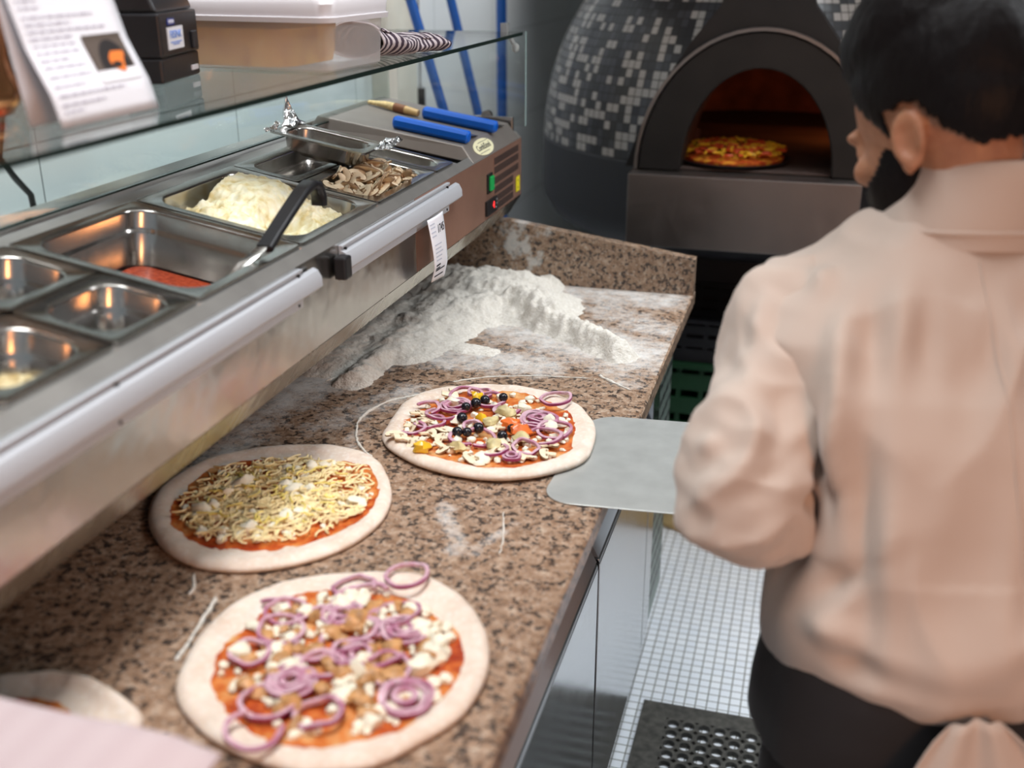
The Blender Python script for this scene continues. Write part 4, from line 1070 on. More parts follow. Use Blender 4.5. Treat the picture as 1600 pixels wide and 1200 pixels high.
def polar(outline, c):
    q = sorted((atan2(y - c[1], x - c[0]), math.hypot(x - c[0], y - c[1])) for x, y in outline); n = len(q)
    def r(a):
        a = (a + pi) % (2 * pi) - pi
        for i in range(n):
            a0, r0 = q[i]; a1, r1 = q[(i + 1) % n]
            if i == n - 1: a1 += 2 * pi
            aa = a if a >= a0 else a + 2 * pi
            if a0 <= aa <= a1:
                rm, rp = q[i - 1][1], q[(i + 2) % n][1]; s = (aa - a0) / (a1 - a0 + 1e-9)
                return .5 * (2 * r0 + (r1 - rm) * s + (2 * rm - 5 * r0 + 4 * r1 - rp) * s * s + (3 * r0 - rm - 3 * r1 + rp) * s ** 3)
        return q[0][1]
    return r
class Pizza:
    def __init__(s, label, outline, sauce, z0=.9007, seed=1, rim=.0125, flat=.0065):
        s.c = (sum(p[0] for p in outline) / len(outline), sum(p[1] for p in outline) / len(outline)); s.z0 = z0; s.seed = seed
        s.r = polar(outline, s.c); s.rs = polar(sauce, s.c); s.rim = rim; s.flat = flat
        s.t = thing('pizza', label, 'pizza', (s.c[0], s.c[1], z0))
        n = 120; m = MB(); rings = []
        KS = [0, .12, .24, .36, .48, .60, .70, .78, .84, .89, .93, .96, .982, .995, 1.0, .993, .972]
        for k in KS[1:]: pass
        def pt(a, k, low=False):
            R = s.r(a) * (1 + .006 * noise.noise(Vector((cos(a) * 4, sin(a) * 4, seed))))
            x, y = s.c[0] + R * k * cos(a), s.c[1] + R * k * sin(a)
            return x, y
        top = []
        for i, k in enumerate(KS[1:14]):
            top.append([(*pt(2 * pi * j / n, k), s.h(2 * pi * j / n, k)) for j in range(n)])
        side = [[(*pt(2 * pi * j / n, k), z0 + zz) for j in range(n)] for k, zz in ((1.0, rim * .36), (.992, rim * .12), (.972, 0.0))]
        m.loft(top + side, True, True)
        o = m.build('dough_base', M_dough, s.t, 0, world=True); o.data.polygons.foreach_set('use_smooth', [True] * len(o.data.polygons))
        # sauce
        m = MB(); rings = []
        for k in (.05, .2, .4, .6, .8, .92, 1.0):
            ring = []
            for j in range(n):
                a = 2 * pi * j / n; R = s.rs(a) * (1 + .045 * noise.noise(Vector((cos(a) * 5, sin(a) * 5, seed + 9))) + .03 * noise.noise(Vector((cos(a) * 14, sin(a) * 14, seed)))) * k
                x, y = s.c[0] + R * cos(a), s.c[1] + R * sin(a)
                ring.append((x, y, s.top(x, y) + (.0011 if k < 1 else -.0003)))
            rings.append(ring)
        m.loft(rings, True, False); o = m.build('tomato_sauce', M_spread, s.t, 0, world=True); o.data.polygons.foreach_set('use_smooth', [True] * len(o.data.polygons))
    def h(s, a, k):
        x = max(0, min(1, (k - .74) / .17)); up = x * x * (3 - 2 * x)
        dn = max(0, (k - .92) / .08); 
        b = .0016 * noise.noise(Vector((cos(a) * k * 7, sin(a) * k * 7, s.seed)))
        return s.z0 + s.flat + (s.rim - s.flat) * up * (1 + .22 * noise.noise(Vector((cos(a) * 3, sin(a) * 3, s.seed + 2)))) - (s.rim * .50) * dn ** 2.4 + b
    def top(s, x, y):
        a = atan2(y - s.c[1], x - s.c[0]); k = math.hypot(x - s.c[0], y - s.c[1]) / s.r(a)
        return s.h(a, min(k, .99))
    def spots(s, n, rnd, k=.92, bias=None):
        out = []
        while len(out) < n:
            a = rnd.uniform(-pi, pi); q = sqrt(rnd.random()) * k; R = s.rs(a) * q
            p = (s.c[0] + R * cos(a), s.c[1] + R * sin(a))
            if bias and rnd.random() > bias(*p): continue
            out.append(p)
        return out
def crumb(m, c, r, rnd, n=8):
    c = Vector(c); sd = rnd.uniform(0, 90); rings = []
    e = (rnd.uniform(.7, 1.4), rnd.uniform(.7, 1.3), rnd.uniform(.55, .9)); q = rnd.uniform(0, 3)
    for i in range(5):
        b = -pi / 2 + pi * (i + .35) / 4.7
        ring = []
        for j in range(n):
            a = 2 * pi * j / n; d = Vector((cos(b) * cos(a), cos(b) * sin(a), sin(b))); w = 1 + .62 * noise.noise(d * 1.9 + Vector((sd, 0, 0)))
            v = Vector((d.x * e[0], d.y * e[1], d.z * e[2])) * r * w
            ring.append(c + Vector((v.x * cos(q) - v.y * sin(q), v.x * sin(q) + v.y * cos(q), v.z + r * .5)))
        rings.append(ring)
    m.loft(rings)
def shred(m, c, L, w, rnd):
    a = rnd.uniform(0, 6.28); bend = rnd.uniform(-1.6, 1.6); x, y, z = c; P = []
    tilt = rnd.uniform(-.12, .25)
    for i in range(5):
        s = i / 4 - .5; aa = a + bend * s
        P.append((x + L * s * cos(aa), y + L * s * sin(aa), z + w + tilt * L * (s + .5) * .5 + .003 * (.25 - s * s)))
    m.tube(P, w / 2, 4)
def scatter(pz, name, mat, n, rnd, size, kind='crumb', k=.90, bias=None, lift=.0012):
    m = MB()
    for p in pz.spots(n, rnd, k, bias):
        z = pz.top(*p) + lift
        if kind == 'crumb': crumb(m, (p[0], p[1], z), rnd.uniform(*size), rnd)
        else: shred(m, (p[0], p[1], z + rnd.uniform(0, .005)), rnd.uniform(*size), .0029, rnd)
    o = m.build(name, mat, pz.t, 45, world=True); o['kind'] = 'stuff'; return o

# onion rings: each ring an object of its own
def onion_ring(r, w, h, seed, wob=.12, arc=1.0):
    m = MB(); N = 30; rings = []
    for i in range(N + (0 if arc >= 1 else 1)):
        a = 2 * pi * arc * i / N; R = r * (1 + wob * noise.noise(Vector((cos(a) * 1.3, sin(a) * 1.3, seed)))); z = h * .5 + .28 * r * max(0, noise.noise(Vector((cos(a), sin(a), seed + 4))))
        c, s_ = cos(a), sin(a)
        rings.append([((R + dx) * c, (R + dx) * s_, z + dz) for dx, dz in ((w / 2, -h / 2), (w / 2, h / 2), (-w / 2, h / 2), (-w / 2, -h / 2))])
    mats = []
    if arc >= 1: rings.append(rings[0])
    o = len(m.v); m.loft(rings, arc < 1, arc < 1)
    # outer skin is darker purple
    for fi in range(len(m.f)):
        if fi < (len(rings) - 1) * 4 and fi % 4 == 0: m.m[fi] = 1
    return m
ON = []
for i, (r, w, h, arc) in enumerate(((.0240, .0042, .0040, 1), (.0188, .0042, .0042, 1), (.0138, .0044, .0044, 1), (.0088, .0050, .0050, 1), (.023, .0044, .0036, .72), (.017, .0046, .0036, .6))):
    ON.append(onion_ring(r, w, h, i * 3.3 + 1, arc=arc).build('red_onion_ring', [M_onion, M_onionskin], None, 50))
used_on = set()
def onion(x, y, z, k, label, group, sc=1.0, tilt=(0, 0), rz=0):
    p = ON[k]; o = p if k not in used_on else p.copy()
    if k in used_on: COL.objects.link(o)
    used_on.add(k); o.location = (x, y, z); o.rotation_euler = (tilt[0], tilt[1], rz); o.scale = (sc, sc, 1)
    return tag(o, label, 'onion ring', group)
def onion_disc(pz, x, y, rs, label, group, rnd, lift=.004):
    # nested rings of one slice, fallen slightly apart
    z = pz.top(x, y) + lift
    for i, (k, s) in enumerate(rs): onion(x + rnd.uniform(-.0012, .0012), y + rnd.uniform(-.0012, .0012), z + .0006 * i, k, label, group, s, (rnd.uniform(-.05, .05), rnd.uniform(-.05, .05)), rnd.uniform(0, 6))
    return z

# --- nearest pizza
rn = random.Random(21)
NEAR = Pizza('large raw pizza with red onion rings and crumbled white cheese nearest the camera', [(-.551, .751), (-.575, .809), (-.582, .885), (-.565, .939), (-.523, .983), (-.47, 1.009), (-.404, 1.023), (-.35, 1.003), (-.305, .956), (-.278, .904), (-.269, .851), (-.275, .799), (-.302, .75), (-.326, .716), (-.381, .688), (-.433, .691), (-.505, .715)],
    [(-.535, .784), (-.546, .826), (-.545, .885), (-.524, .932), (-.496, .963), (-.457, .972), (-.413, .978), (-.358, .955), (-.323, .930), (-.303, .897), (-.293, .857), (-.296, .81), (-.314, .770), (-.338, .742), (-.379, .717), (-.418, .706), (-.487, .735), (-.515, .760)], seed=3)
scatter(NEAR, 'browned_pieces', M_brown, 70, rn, (.006, .0115), k=.80)
scatter(NEAR, 'crumbled_cheese', M_crumb, 190, rn, (.0035, .0075), k=.93)
scatter(NEAR, 'cheese_chunks', M_crumb, 26, rn, (.008, .013), k=.92)
LN, GN_ = 'purple red onion ring lying on the nearest pizza', 'red onion rings on the nearest pizza'
for x, y, rs in ((-.373, .903, ((0, 1.0), (1, 1.0), (2, 1.0), (3, 1.0))), (-.331, .798, ((0, 1.05), (1, 1.1), (3, 1.2))), (-.447, .790, ((0, 1.0), (1, 1.02), (2, 1.05), (3, 1.0))), (-.447, .912, ((1, 1.1), (2, 1.1), (3, 1.0))), (-.405, .852, ((2, 1.0), (4, 1.0)))):
    onion_disc(NEAR, x, y, rs, LN, GN_, rn, .0065)
for x, y, k, s in ((-.405, .998, 0, 1.0), (-.497, .868, 0, 1.0), (-.506, .900, 0, .95), (-.440, .938, 4, 1.15), (-.425, .871, 4, 1.1), (-.43, .822, 1, 1.1), (-.455, .758, 0, 1.1), (-.445, .712, 4, 1.1), (-.400, .755, 1, 1.2), (-.508, .822, 1, 1.05), (-.384, .862, 4, 1.2), (-.435, .958, 5, 1.2), (-.47, .895, 5, 1.2), (-.525, .905, 5, 1.0), (-.365, .835, 4, 1.0), (-.455, .965, 4, 1.0), (-.42, .89, 5, 1.3), (-.39, .93, 0, 1.0), (-.45, .85, 5, 1.2)):
    onion(x, y, NEAR.top(x, y) + .007, k, LN, GN_, s, (rn.uniform(-.15, .15), rn.uniform(-.15, .15)), rn.uniform(0, 6))

# --- middle pizza
rn = random.Random(5)
MID = Pizza('raw pizza covered in shredded yellow cheese, between the nearest pizza and the topping unit', [(-.792, 1.076), (-.812, 1.126), (-.808, 1.209), (-.77, 1.267), (-.7, 1.31), (-.635, 1.324), (-.577, 1.306), (-.532, 1.255), (-.505, 1.203), (-.492, 1.143), (-.501, 1.081), (-.528, 1.03), (-.575, .99), (-.632, .971), (-.7, .985), (-.748, 1.019)],
    [(-.765, 1.085), (-.777, 1.135), (-.776, 1.199), (-.743, 1.242), (-.691, 1.266), (-.638, 1.280), (-.598, 1.278), (-.557, 1.262), (-.526, 1.225), (-.509, 1.175), (-.513, 1.122), (-.535, 1.076), (-.580, 1.031), (-.642, 1.010), (-.702, 1.022), (-.740, 1.045)], seed=8)
cen = lambda c, r: (lambda x, y: max(0, 1.15 - (math.hypot(x - c[0], y - c[1]) / r) ** 2))
scatter(MID, 'shredded_cheese', M_shred, 850, rn, (.014, .030), 'shred', k=.90, bias=cen((-.648, 1.155), .145))
scatter(MID, 'crumbled_cheese', M_crumb, 120, rn, (.0035, .0075), k=.90, bias=cen((-.648, 1.155), .15))
scatter(MID, 'yellow_cheese_shreds', M_parm, 70, rn, (.012, .024), 'shred', k=.7, lift=.005)
scatter(MID, 'cheese_chunks', M_crumb, 16, rn, (.008, .0125), k=.85)

# --- far pizza
rn = random.Random(9)
FAR = Pizza('raw pizza with olives, mushrooms, peppers and onion next to the metal peel', [(-.583, 1.362), (-.597, 1.431), (-.587, 1.548), (-.517, 1.603), (-.432, 1.615), (-.348, 1.581), (-.298, 1.515), (-.278, 1.436), (-.281, 1.368), (-.316, 1.322), (-.379, 1.284), (-.453, 1.283), (-.531, 1.313)],
    [(-.562, 1.375), (-.571, 1.446), (-.552, 1.530), (-.505, 1.575), (-.448, 1.588), (-.376, 1.562), (-.336, 1.526), (-.310, 1.44), (-.304, 1.380), (-.328, 1.348), (-.386, 1.304), (-.461, 1.310), (-.528, 1.342)], z0=.9032, seed=14)
scatter(FAR, 'crumbled_cheese', M_crumb, 170, rn, (.003, .0068), k=.93)
scatter(FAR, 'cheese_chunks', M_crumb, 14, rn, (.008, .012), k=.9)
LO, GO = 'purple red onion ring lying on the far pizza', 'red onion rings on the far pizza'
for x, y, rs in ((-.373, 1.474, ((0, 1.15), (1, 1.15), (2, 1.1), (3, 1.0))), (-.512, 1.490, ((0, 1.0), (1, 1.0), (2, 1.0))), (-.377, 1.337, ((2, .9), (3, .8)))):
    onion_disc(FAR, x, y, rs, LO, GO, rn, .007)
for x, y, k, s in ((-.508, 1.535, 0, 1.1), (-.52, 1.455, 4, 1.1), (-.47, 1.528, 4, 1.15), (-.49, 1.55, 1, 1.0), (-.365, 1.555, 0, 1.0), (-.351, 1.412, 4, 1.2), (-.34, 1.44, 0, 1.05), (-.463, 1.378, 5, 1.2), (-.44, 1.385, 4, 1.0), (-.365, 1.37, 1, 1.0), (-.462, 1.42, 2, 1.0), (-.53, 1.42, 4, 1.0), (-.43, 1.50, 5, 1.2), (-.55, 1.47, 5, 1.1), (-.545, 1.39, 5, 1.1), (-.41, 1.35, 4, 1.0)):
    onion(x, y, FAR.top(x, y) + .0075, k, LO, GO, s, (rn.uniform(-.15, .15), rn.uniform(-.15, .15)), rn.uniform(0, 6))
def olive_mb():
    m = MB(); m.ell((0, 0, .0078), (.0082, .0080, .0078), n=18, m=12); return m
OL = olive_mb().build('black_olive', M_olive, None, 60)
for i, (x, y) in enumerate(((-.491, 1.481), (-.480, 1.497), (-.471, 1.516), (-.446, 1.534), (-.483, 1.437), (-.474, 1.387), (-.4605, 1.392), (-.448, 1.408), (-.406, 1.391), (-.400, 1.420))):
    o = OL if i == 0 else OL.copy()
    if i: COL.objects.link(o)
    o.location = (x, y, FAR.top(x, y) + .0062); o.rotation_euler = (0, 0, i * 1.3); s = (.92, 1.05, 1.0)[i % 3]; o.scale = (s, s, s)
    tag(o, 'shiny black olive on the far pizza', 'olive', 'black olives on the far pizza')
LMF = 'pale mushroom slice lying on the far pizza'
for x, y in ((-.493, 1.373), (-.537, 1.424), (-.551, 1.405), (-.534, 1.352), (-.533, 1.531), (-.557, 1.452), (-.426, 1.432), (-.409, 1.340), (-.332, 1.362), (-.428, 1.320), (-.556, 1.352), (-.338, 1.392), (-.394, 1.372), (-.457, 1.350), (-.505, 1.405), (-.52, 1.385), (-.42, 1.48), (-.48, 1.345), (-.36, 1.345), (-.51, 1.345)):
    place_mush((x, y, FAR.top(x, y) + .0075), (rn.uniform(-.35, .35), rn.uniform(-.35, .35), rn.uniform(0, 6.28)), LMF, 'mushroom slices on the far pizza', rn.uniform(.8, 1.0))
def chunk(name, mat, label, cat, group, spots, r, seed):
    for i, (x, y) in enumerate(spots):
        m = MB(); rr = random.Random(seed + i); crumb(m, (0, 0, 0), r * rr.uniform(.85, 1.15), rr, 12)
        o = m.build(name, mat, None, 40); o.location = (x, y, FAR.top(x, y) + .004); tag(o, label, cat, group)
chunk('yellow_pepper_piece', M_ypep, 'small piece of bright yellow pepper on the far pizza', 'pepper piece', 'yellow pepper pieces on the far pizza', ((-.456, 1.447), (-.505, 1.322), (-.488, 1.530)), .0115, 40)
chunk('artichoke_piece', M_arti, 'pale green artichoke piece on the far pizza', 'artichoke piece', 'artichoke pieces on the far pizza', ((-.460, 1.345), (-.412, 1.366), (-.428, 1.485), (-.380, 1.402), (-.44, 1.445)), .0125, 60)
chunk('orange_pepper_piece', M_opep, 'bright orange pepper piece beside the olives on the far pizza', 'pepper piece', 'orange pepper pieces on the far pizza', ((-.409, 1.446), (-.387, 1.420)), .0135, 80)

# --- fourth base, cut off at the lower left
P4 = [(-.735, .727), (-.678, .750), (-.625, .745), (-.592, .731), (-.562, .712), (-.555, .66), (-.58, .60), (-.64, .56), (-.71, .55), (-.78, .58), (-.83, .64), (-.80, .70)]
FOUR = Pizza('plain dough base with a little sauce, partly covered by the pink cloth', P4, [((x + .69) * .62 - .69, (y - .65) * .62 + .65) for x, y in P4], seed=31, rim=.014)

# ------------------------------------------------------------------ folded pink cloth in the foreground
t = NT('pale_pink_cotton'); k = t.noise(18, 3); s = t.n('SeparateXYZ', i_0=t.obj()); w = t.math('SINE', t.math('MULTIPLY', s.outputs[0], 190.0))
t.set(Base_Color=t.mix(t.math('MULTIPLY_ADD', w, .2, .3), (.56, .455, .455), (.50, .39, .395)), Roughness=.9); t.bump(k, .3, .004); M_pink = t.m
m = MB(); xa, xb = -.83, -.352
for i in range(4):
    z = .9008 + i * .0340; d = .004 * (i % 2)
    rings = []
    for q in range(13):
        s_ = q / 12; x = xa + (xb - .012 * i - xa) * s_ ; e = min(1, (1 - s_) * 9) ** .5 if s_ > .88 else 1
        hz = .0168 * max(.12, e)
        yb = .578 - d + .006 * noise.noise(Vector((x * 9, i, 2)))
        ring = []
        for j in range(20):
            a = 2 * pi * j / 20; cx, sx = cos(a), sin(a); cx = abs(cx) ** .22 * (1 if cx > 0 else -1); sx = abs(sx) ** .4 * (1 if sx > 0 else -1)
            ring.append((x, (yb + .40) / 2 + (yb - .40) / 2 * cx, z + .0170 + hz * sx + .0015 * noise.noise(Vector((x * 14, cx * 3, i)))))
        rings.append(ring)
    m.loft(rings)
tag(m.build('folded_cloth', M_pink, None, 60), 'folded pale pink cloth at the lower left corner, closest to the camera', 'cloth')

# ------------------------------------------------------------------ pizza on the oven hearth
t = NT('baking_pizza'); k = t.noise(38, 3); t.set(Base_Color=t.ramp(k, [(.36, (.45, .045, .012)), (.5, (.62, .14, .02)), (.62, (.85, .45, .04))]), Roughness=.4); M_bake = t.m
op = thing('pizza', 'bright orange and yellow pizza baking at the mouth of the oven', 'pizza', (-.222, 2.935, 1.0682))
MB().lathe([(.128, 0), (.142, .004), (.150, .012), (.146, .012), (.138, .006), (.0, .006)], (0, 0, 0), 48).build('baking_tray', M_blackmatte, op, 50)
m = MB(); R = []
for k in (.02, .3, .55, .8, .93, 1.0):
    R.append([(.132 * k * cos(2 * pi * j / 60), .132 * k * sin(2 * pi * j / 60), .015 + .018 * (1 - k ** 3) + .006 * noise.noise(Vector((k * cos(2 * pi * j / 60) * 6, k * sin(2 * pi * j / 60) * 6, 2)))) for j in range(60)])
m.loft(R + [[(.130 * cos(2 * pi * j / 60), .130 * sin(2 * pi * j / 60), .0065) for j in range(60)]], True, True)
m.build('dough_base', M_bake, op, 60)
rn = random.Random(3)
for nm, mt, n in (('yellow_strips', plain('hot_yellow', (.88, .52, .03), .4), 95), ('red_strips', plain('hot_red', (.62, .085, .02), .4), 95)):
    m = MB()
    for i in range(n):
        a = rn.uniform(0, 6.28); q = .122 * sqrt(rn.random()); shred(m, (q * cos(a), q * sin(a), .018 + .018 * (1 - (q / .13) ** 3) + rn.uniform(0, .008)), rn.uniform(.022, .040), .007, rn)
    m.build(nm, mt, op, 50)['kind'] = 'stuff'

# ------------------------------------------------------------------ pizza peel
peel = thing('pizza_peel', 'flat rectangular metal pizza peel resting on the worktop edge, its handle held by the cook', 'pizza peel', (-.12, 1.41, .9006))
PA = radians(4.5); PCX, PCY = -.135, 1.413
def peelpt(x, y, z): return (PCX + x * cos(PA) - y * sin(PA), PCY + x * sin(PA) + y * cos(PA), z)
out = [p for p in rrect(.352, .302, .045, 8)]
out = [(x + (.016 * y / .15 if x < 0 else 0), y) for x, y in out]
m = MB(); m.loft([[peelpt(x, y, z) for x, y in out] for z in (.9006, .9024)])
m.build('blade', M_peel, peel, 30, bevel=.0005, world=True)
m = MB(); m.tube([peelpt(.06, 0, .912), peelpt(.17, 0, .915), peelpt(.22, 0, .920)], [.006, .0115, .0115], 12)
m.build('socket', M_steel, peel, 40, world=True)
MB().tube([peelpt(.2205, 0, .920), peelpt(.50, 0, .938), peelpt(.95, 0, .967)], .0135, 16).build('handle', M_alu, peel, 60, world=True)
# ------------------------------------------------------------------ the cook
person = thing('person', 'bearded dark-haired man in a pale jacket, back to the camera, holding the pizza peel', 'person', (.15, 1.12, 0))
RR = Vector((.963, .271, 0)); FW = Vector((-.271, .963, 0)); UP = Vector((0, 0, 1))
# torso sections: z, back point (x, y), half width, half depth
TS = [(.80, (.196, .992), .148, .116), (.86, (.199, .990), .142, .116), (.93, (.190, .998), .138, .114), (1.00, (.182, 1.016), .136, .112), (1.07, (.175, 1.035), .130, .112), (1.14, (.167, 1.062), .150, .114),
      (1.175, (.162, 1.090), .172, .106), (1.212, (.158, 1.126), .162, .092), (1.240, (.157, 1.157), .128, .078), (1.268, (.155, 1.188), .084, .066), (1.290, (.152, 1.212), .064, .056)]
def sec(t, grow=0.0, n=40, ex=2.5):
    z, (bx, by), a, b = t; c = Vector((bx, by, z)) + FW * b; a += grow; b += grow
    out = []
    for j in range(n):
        th = 2 * pi * j / n; ca, sa = cos(th), sin(th)
        e = (abs(ca) ** ex + abs(sa) ** ex) ** (-1 / ex)
        out.append(c + RR * a * e * ca + FW * b * e * sa)
    return out
SJL, ELL, WRL = Vector((-.004, 1.194, 1.194)), Vector((-.041, 1.027, 1.050)), Vector((.052, 1.318, .962))
SJR, ELR, WRR = Vector((.272, 1.275, 1.194)), Vector((.425, 1.225, 1.03)), Vector((.385, 1.350, .985))
def limb(m, pts, rad, n=20, sub=5):
    P, R = [], []
    pts = [Vector(p) for p in pts]
    for i in range(len(pts) - 1):
        for k in range(sub):
            s = k / sub; a = pts[max(0, i - 1)]; b = pts[i]; c = pts[i + 1]; d = pts[min(len(pts) - 1, i + 2)]
            P.append(.5 * ((2 * b) + (c - a) * s + (2 * a - 5 * b + 4 * c - d) * s * s + (3 * b - a - 3 * c + d) * s ** 3)); R.append(rad[i] * (1 - s) + rad[i + 1] * s)
    P.append(pts[-1]); R.append(rad[-1]); m.tube(P, R, n); m.ell(pts[0], (rad[0],) * 3, n=16, m=10); m.ell(pts[-1], (rad[-1],) * 3, n=16, m=10)
# head frame
HO = Vector((.131, 1.257, 1.396)); HF = Vector((-.65, .60, -.45)).normalized(); HL = UP.cross(HF).normalized(); HU = HF.cross(HL).normalized()
HM = Matrix(((HF.x, HL.x, HU.x, HO.x), (HF.y, HL.y, HU.y, HO.y), (HF.z, HL.z, HU.z, HO.z), (0, 0, 0, 1)))
def hp(x, y, z): return HM @ Vector((x, y, z))
body = MB()
body.loft([sec(t, -.016) for t in TS])
# neck and head
limb(body, [(.152, 1.272, 1.27), (.147, 1.280, 1.335), hp(-.016, 0, -.024), hp(-.005, 0, .02)], [.056, .050, .055, .055], 22)
body.ell((-.004, 0, .046), (.099, .076, .092), HM, 36, 22)
body.ell((.040, 0, -.010), (.056, .062, .078), HM, 28, 18)
body.ell((.046, 0, -.062), (.050, .052, .040), HM, 24, 14)
body.ell((.074, 0, -.088), (.024, .026, .022), HM)              # chin
body.ell((.090, 0, .034), (.014, .050, .012), HM)              # brow
for s in (-1, 1):
    body.ell((.076, s * .040, -.008), (.020, .020, .018), HM)   # cheekbones
    body.ell((.083, s * .031, .015), (.012, .014, .010), HM, 16, 10)
    # ears: a raised rim around a shallow bowl, with a lobe
    EA = Matrix.Translation(Vector((-.006, s * .0745, -.002))) @ Matrix.Rotation(s * .38, 4, 'Z') @ Matrix.Rotation(.12, 4, 'Y') @ Matrix.Scale(.78, 4)
    rim = [HM @ (EA @ Vector((-.006 + .0195 * cos(q) - .004 * sin(q), s * (.009 + .004 * cos(q + 2.6)), .004 + .031 * sin(q)))) for q in [radians(-62 + 285 * k / 22) for k in range(23)]]
    body.tube(rim, [.0048] * 20 + [.0044, .004, .0035], 10)
    body.tube([HM @ (EA @ Vector((-.012 + .011 * cos(q), s * .009, .004 + .019 * sin(q)))) for q in [radians(70 + 170 * k / 12) for k in range(13)]], .0034, 8)
    body.ell(tuple(EA @ Vector((-.004, s * .001, .002))), (.020, .005, .031), HM, 20, 12)
    body.ell(tuple(EA @ Vector((.006, s * .007, -.028))), (.0085, .005, .0105), HM, 16, 10)
    body.ell(tuple(EA @ Vector((.014, s * .006, -.006))), (.0045, .005, .009), HM, 14, 10)
body.tube([hp(.090, 0, .022), hp(.104, 0, .0), hp(.107, 0, -.018)], [.0075, .009, .0110], 12); body.ell((.106, 0, -.020), (.0125, .0125, .0105), HM, 16, 10)
for s in (-1, 1): body.ell((.100, s * .012, -.023), (.010, .008, .008), HM, 14, 8)
body.ell((.092, 0, -.046), (.012, .024, .0065), HM, 18, 10); body.ell((.090, 0, -.057), (.011, .021, .007), HM, 18, 10)
# arms
limb(body, [SJL, (SJL + ELL) / 2, ELL, (ELL + WRL) / 2, WRL], [.056, .047, .041, .040, .028])
limb(body, [SJR, (SJR + ELR) / 2, ELR, (ELR + WRR) / 2, WRR], [.056, .047, .041, .040, .028])
# hands close around the peel handle
def hand(m, wrist, grip, ax, thumb):
    """wrist and grip centre, ax along the handle; the palm lies on top, four unequal fingers curl over, thumb from the palm's side"""
    ax = Vector(ax).normalized(); w, g = Vector(wrist), Vector(grip)
    d = (g - w); d = (d - ax * d.dot(ax)).normalized(); up = ax.cross(d); up = up if up.z > 0 else -up
    r = .0135 + .0085
    limb(m, [w, w + (g + up * .026 - d * .035 - w) * .6, g + up * .026 - d * .030], [.027, .026, .020], 14, 4)
    m.ell((0, 0, 0), (.040, .040, .0155), Matrix.Translation(g + up * .027 - d * .020) @ Matrix((tuple((ax.x, d.x, up.x, 0)), (ax.y, d.y, up.y, 0), (ax.z, d.z, up.z, 0), (0, 0, 0, 1))), 20, 12)
    for i, (o, L) in enumerate(((-.031, .88), (-.0105, 1.0), (.0105, .96), (.030, .78))):
        c = g + ax * o; P = []
        base = c + up * .028 - d * .006
        P.append(base)
        for k in range(7):
            a = radians(75 - (245 * L) * k / 6 + 4 * i)
            P.append(c + d * (r + .001) * cos(a) + up * (r + .001) * sin(a))
        m.tube(P, [.0092, .0092, .0090, .0088, .0084, .0080, .0077, .0070], 10); m.ell(P[-1], (.0072,) * 3, n=10, m=8)
    b = g + up * .022 - d * .028 + ax * thumb * .030
    P = [b, b + ax * thumb * .016 + d * .004 - up * .010, g + ax * thumb * .040 - d * (r + .002) - up * .006, g + ax * thumb * .030 - d * .012 - up * (r - .003), g + ax * thumb * .020 + d * .002 - up * (r + .003)]
    m.tube(P, [.0125, .0115, .0105, .0095, .0080], 10); m.ell(P[-1], (.0082,) * 3, n=10, m=8)
HAX = Vector((cos(PA), sin(PA), .062)).normalized()
def hpt(s): 
    f = (s - .2205) / (.95 - .2205); return Vector(peelpt(s, 0, .920 + f * .047))
GL, GR = hpt(.245), hpt(.56)
hand(body, WRL, GL, HAX, -1); hand(body, WRR, GR, HAX, 1)
# legs and feet
HIPL, HIPR = Vector((.108, 1.088, .82)), Vector((.256, 1.130, .82))
KNL, KNR = Vector((.075, 1.125, .47)), Vector((.300, 1.19, .47))
ANL, ANR = Vector((.065, 1.075, .09)), Vector((.315, 1.14, .09))
for h, k, a in ((HIPL, KNL, ANL), (HIPR, KNR, ANR)):
    limb(body, [h, (h + k) / 2, k, (k + a) / 2 + Vector((0, -.012, .03)), a], [.074, .070, .054, .050, .036])
    body.ell(a + FW * .055 + Vector((0, 0, -.045)), (.042, .115, .028), None, 20, 12)
t = NT('skin'); k = t.noise(60, 3); t.set(Base_Color=t.ramp(k, [(.3, (.36, .16, .085)), (.7, (.44, .21, .115))]), Roughness=.5, Subsurface_Weight=.15, Subsurface_Radius=(.012, .005, .003)); M_skin = t.m
mesh_obj('body', fuse(body, .0040, 3, 'body', .5), M_skin, person)
M_eyew = plain('eye_white', (.75, .72, .68), .15); M_iris = plain('dark_iris', (.03, .015, .01), .1)
for s in (-1, 1):
    m = MB(); m.ell((.079, s * .031, .013), (.0105, .0118, .0105), HM, 20, 14); m.ell((.087, s * .031, .013), (.0035, .0055, .0055), HM, 16, 10, 1)
    m.build('eye', [M_eyew, M_iris], person, 60, world=True)
# hair and beard: shells around the skull, trimmed to the hairline
t = NT('dark_hair'); k = t.noise(30, 4, t.scale((6, 6, 40))); t.set(Base_Color=t.ramp(k, [(.3, (.003, .0025, .003)), (.75, (.010, .008, .008))]), Roughness=.5, Specular_IOR_Level=.12); t.bump(t.noise(120, 4, t.scale((1, 1, .25))), .5, .004); M_hair = t.m
def shell(parts, voxel, keep, name, mat, thick):
    mb = MB()
    for c, r in parts: mb.ell(c, r, None, 48, 30)
    me = fuse(mb, voxel, 5, name)
    bm = bmesh.new(); bm.from_mesh(me)
    bmesh.ops.delete(bm, geom=[f for f in bm.faces if not keep(f.calc_center_median())], context='FACES')
    for v in bm.verts:
        n = v.co; v.co = v.co * (1 + .008 * noise.noise(n * 70) + .012 * noise.noise(n * 30))
    bm.to_mesh(me); bm.free(); me.transform(HM)
    o = mesh_obj(name, me, mat, person); q = o.modifiers.new('thickness', 'SOLIDIFY'); q.thickness = thick; q.offset = -1
    return o
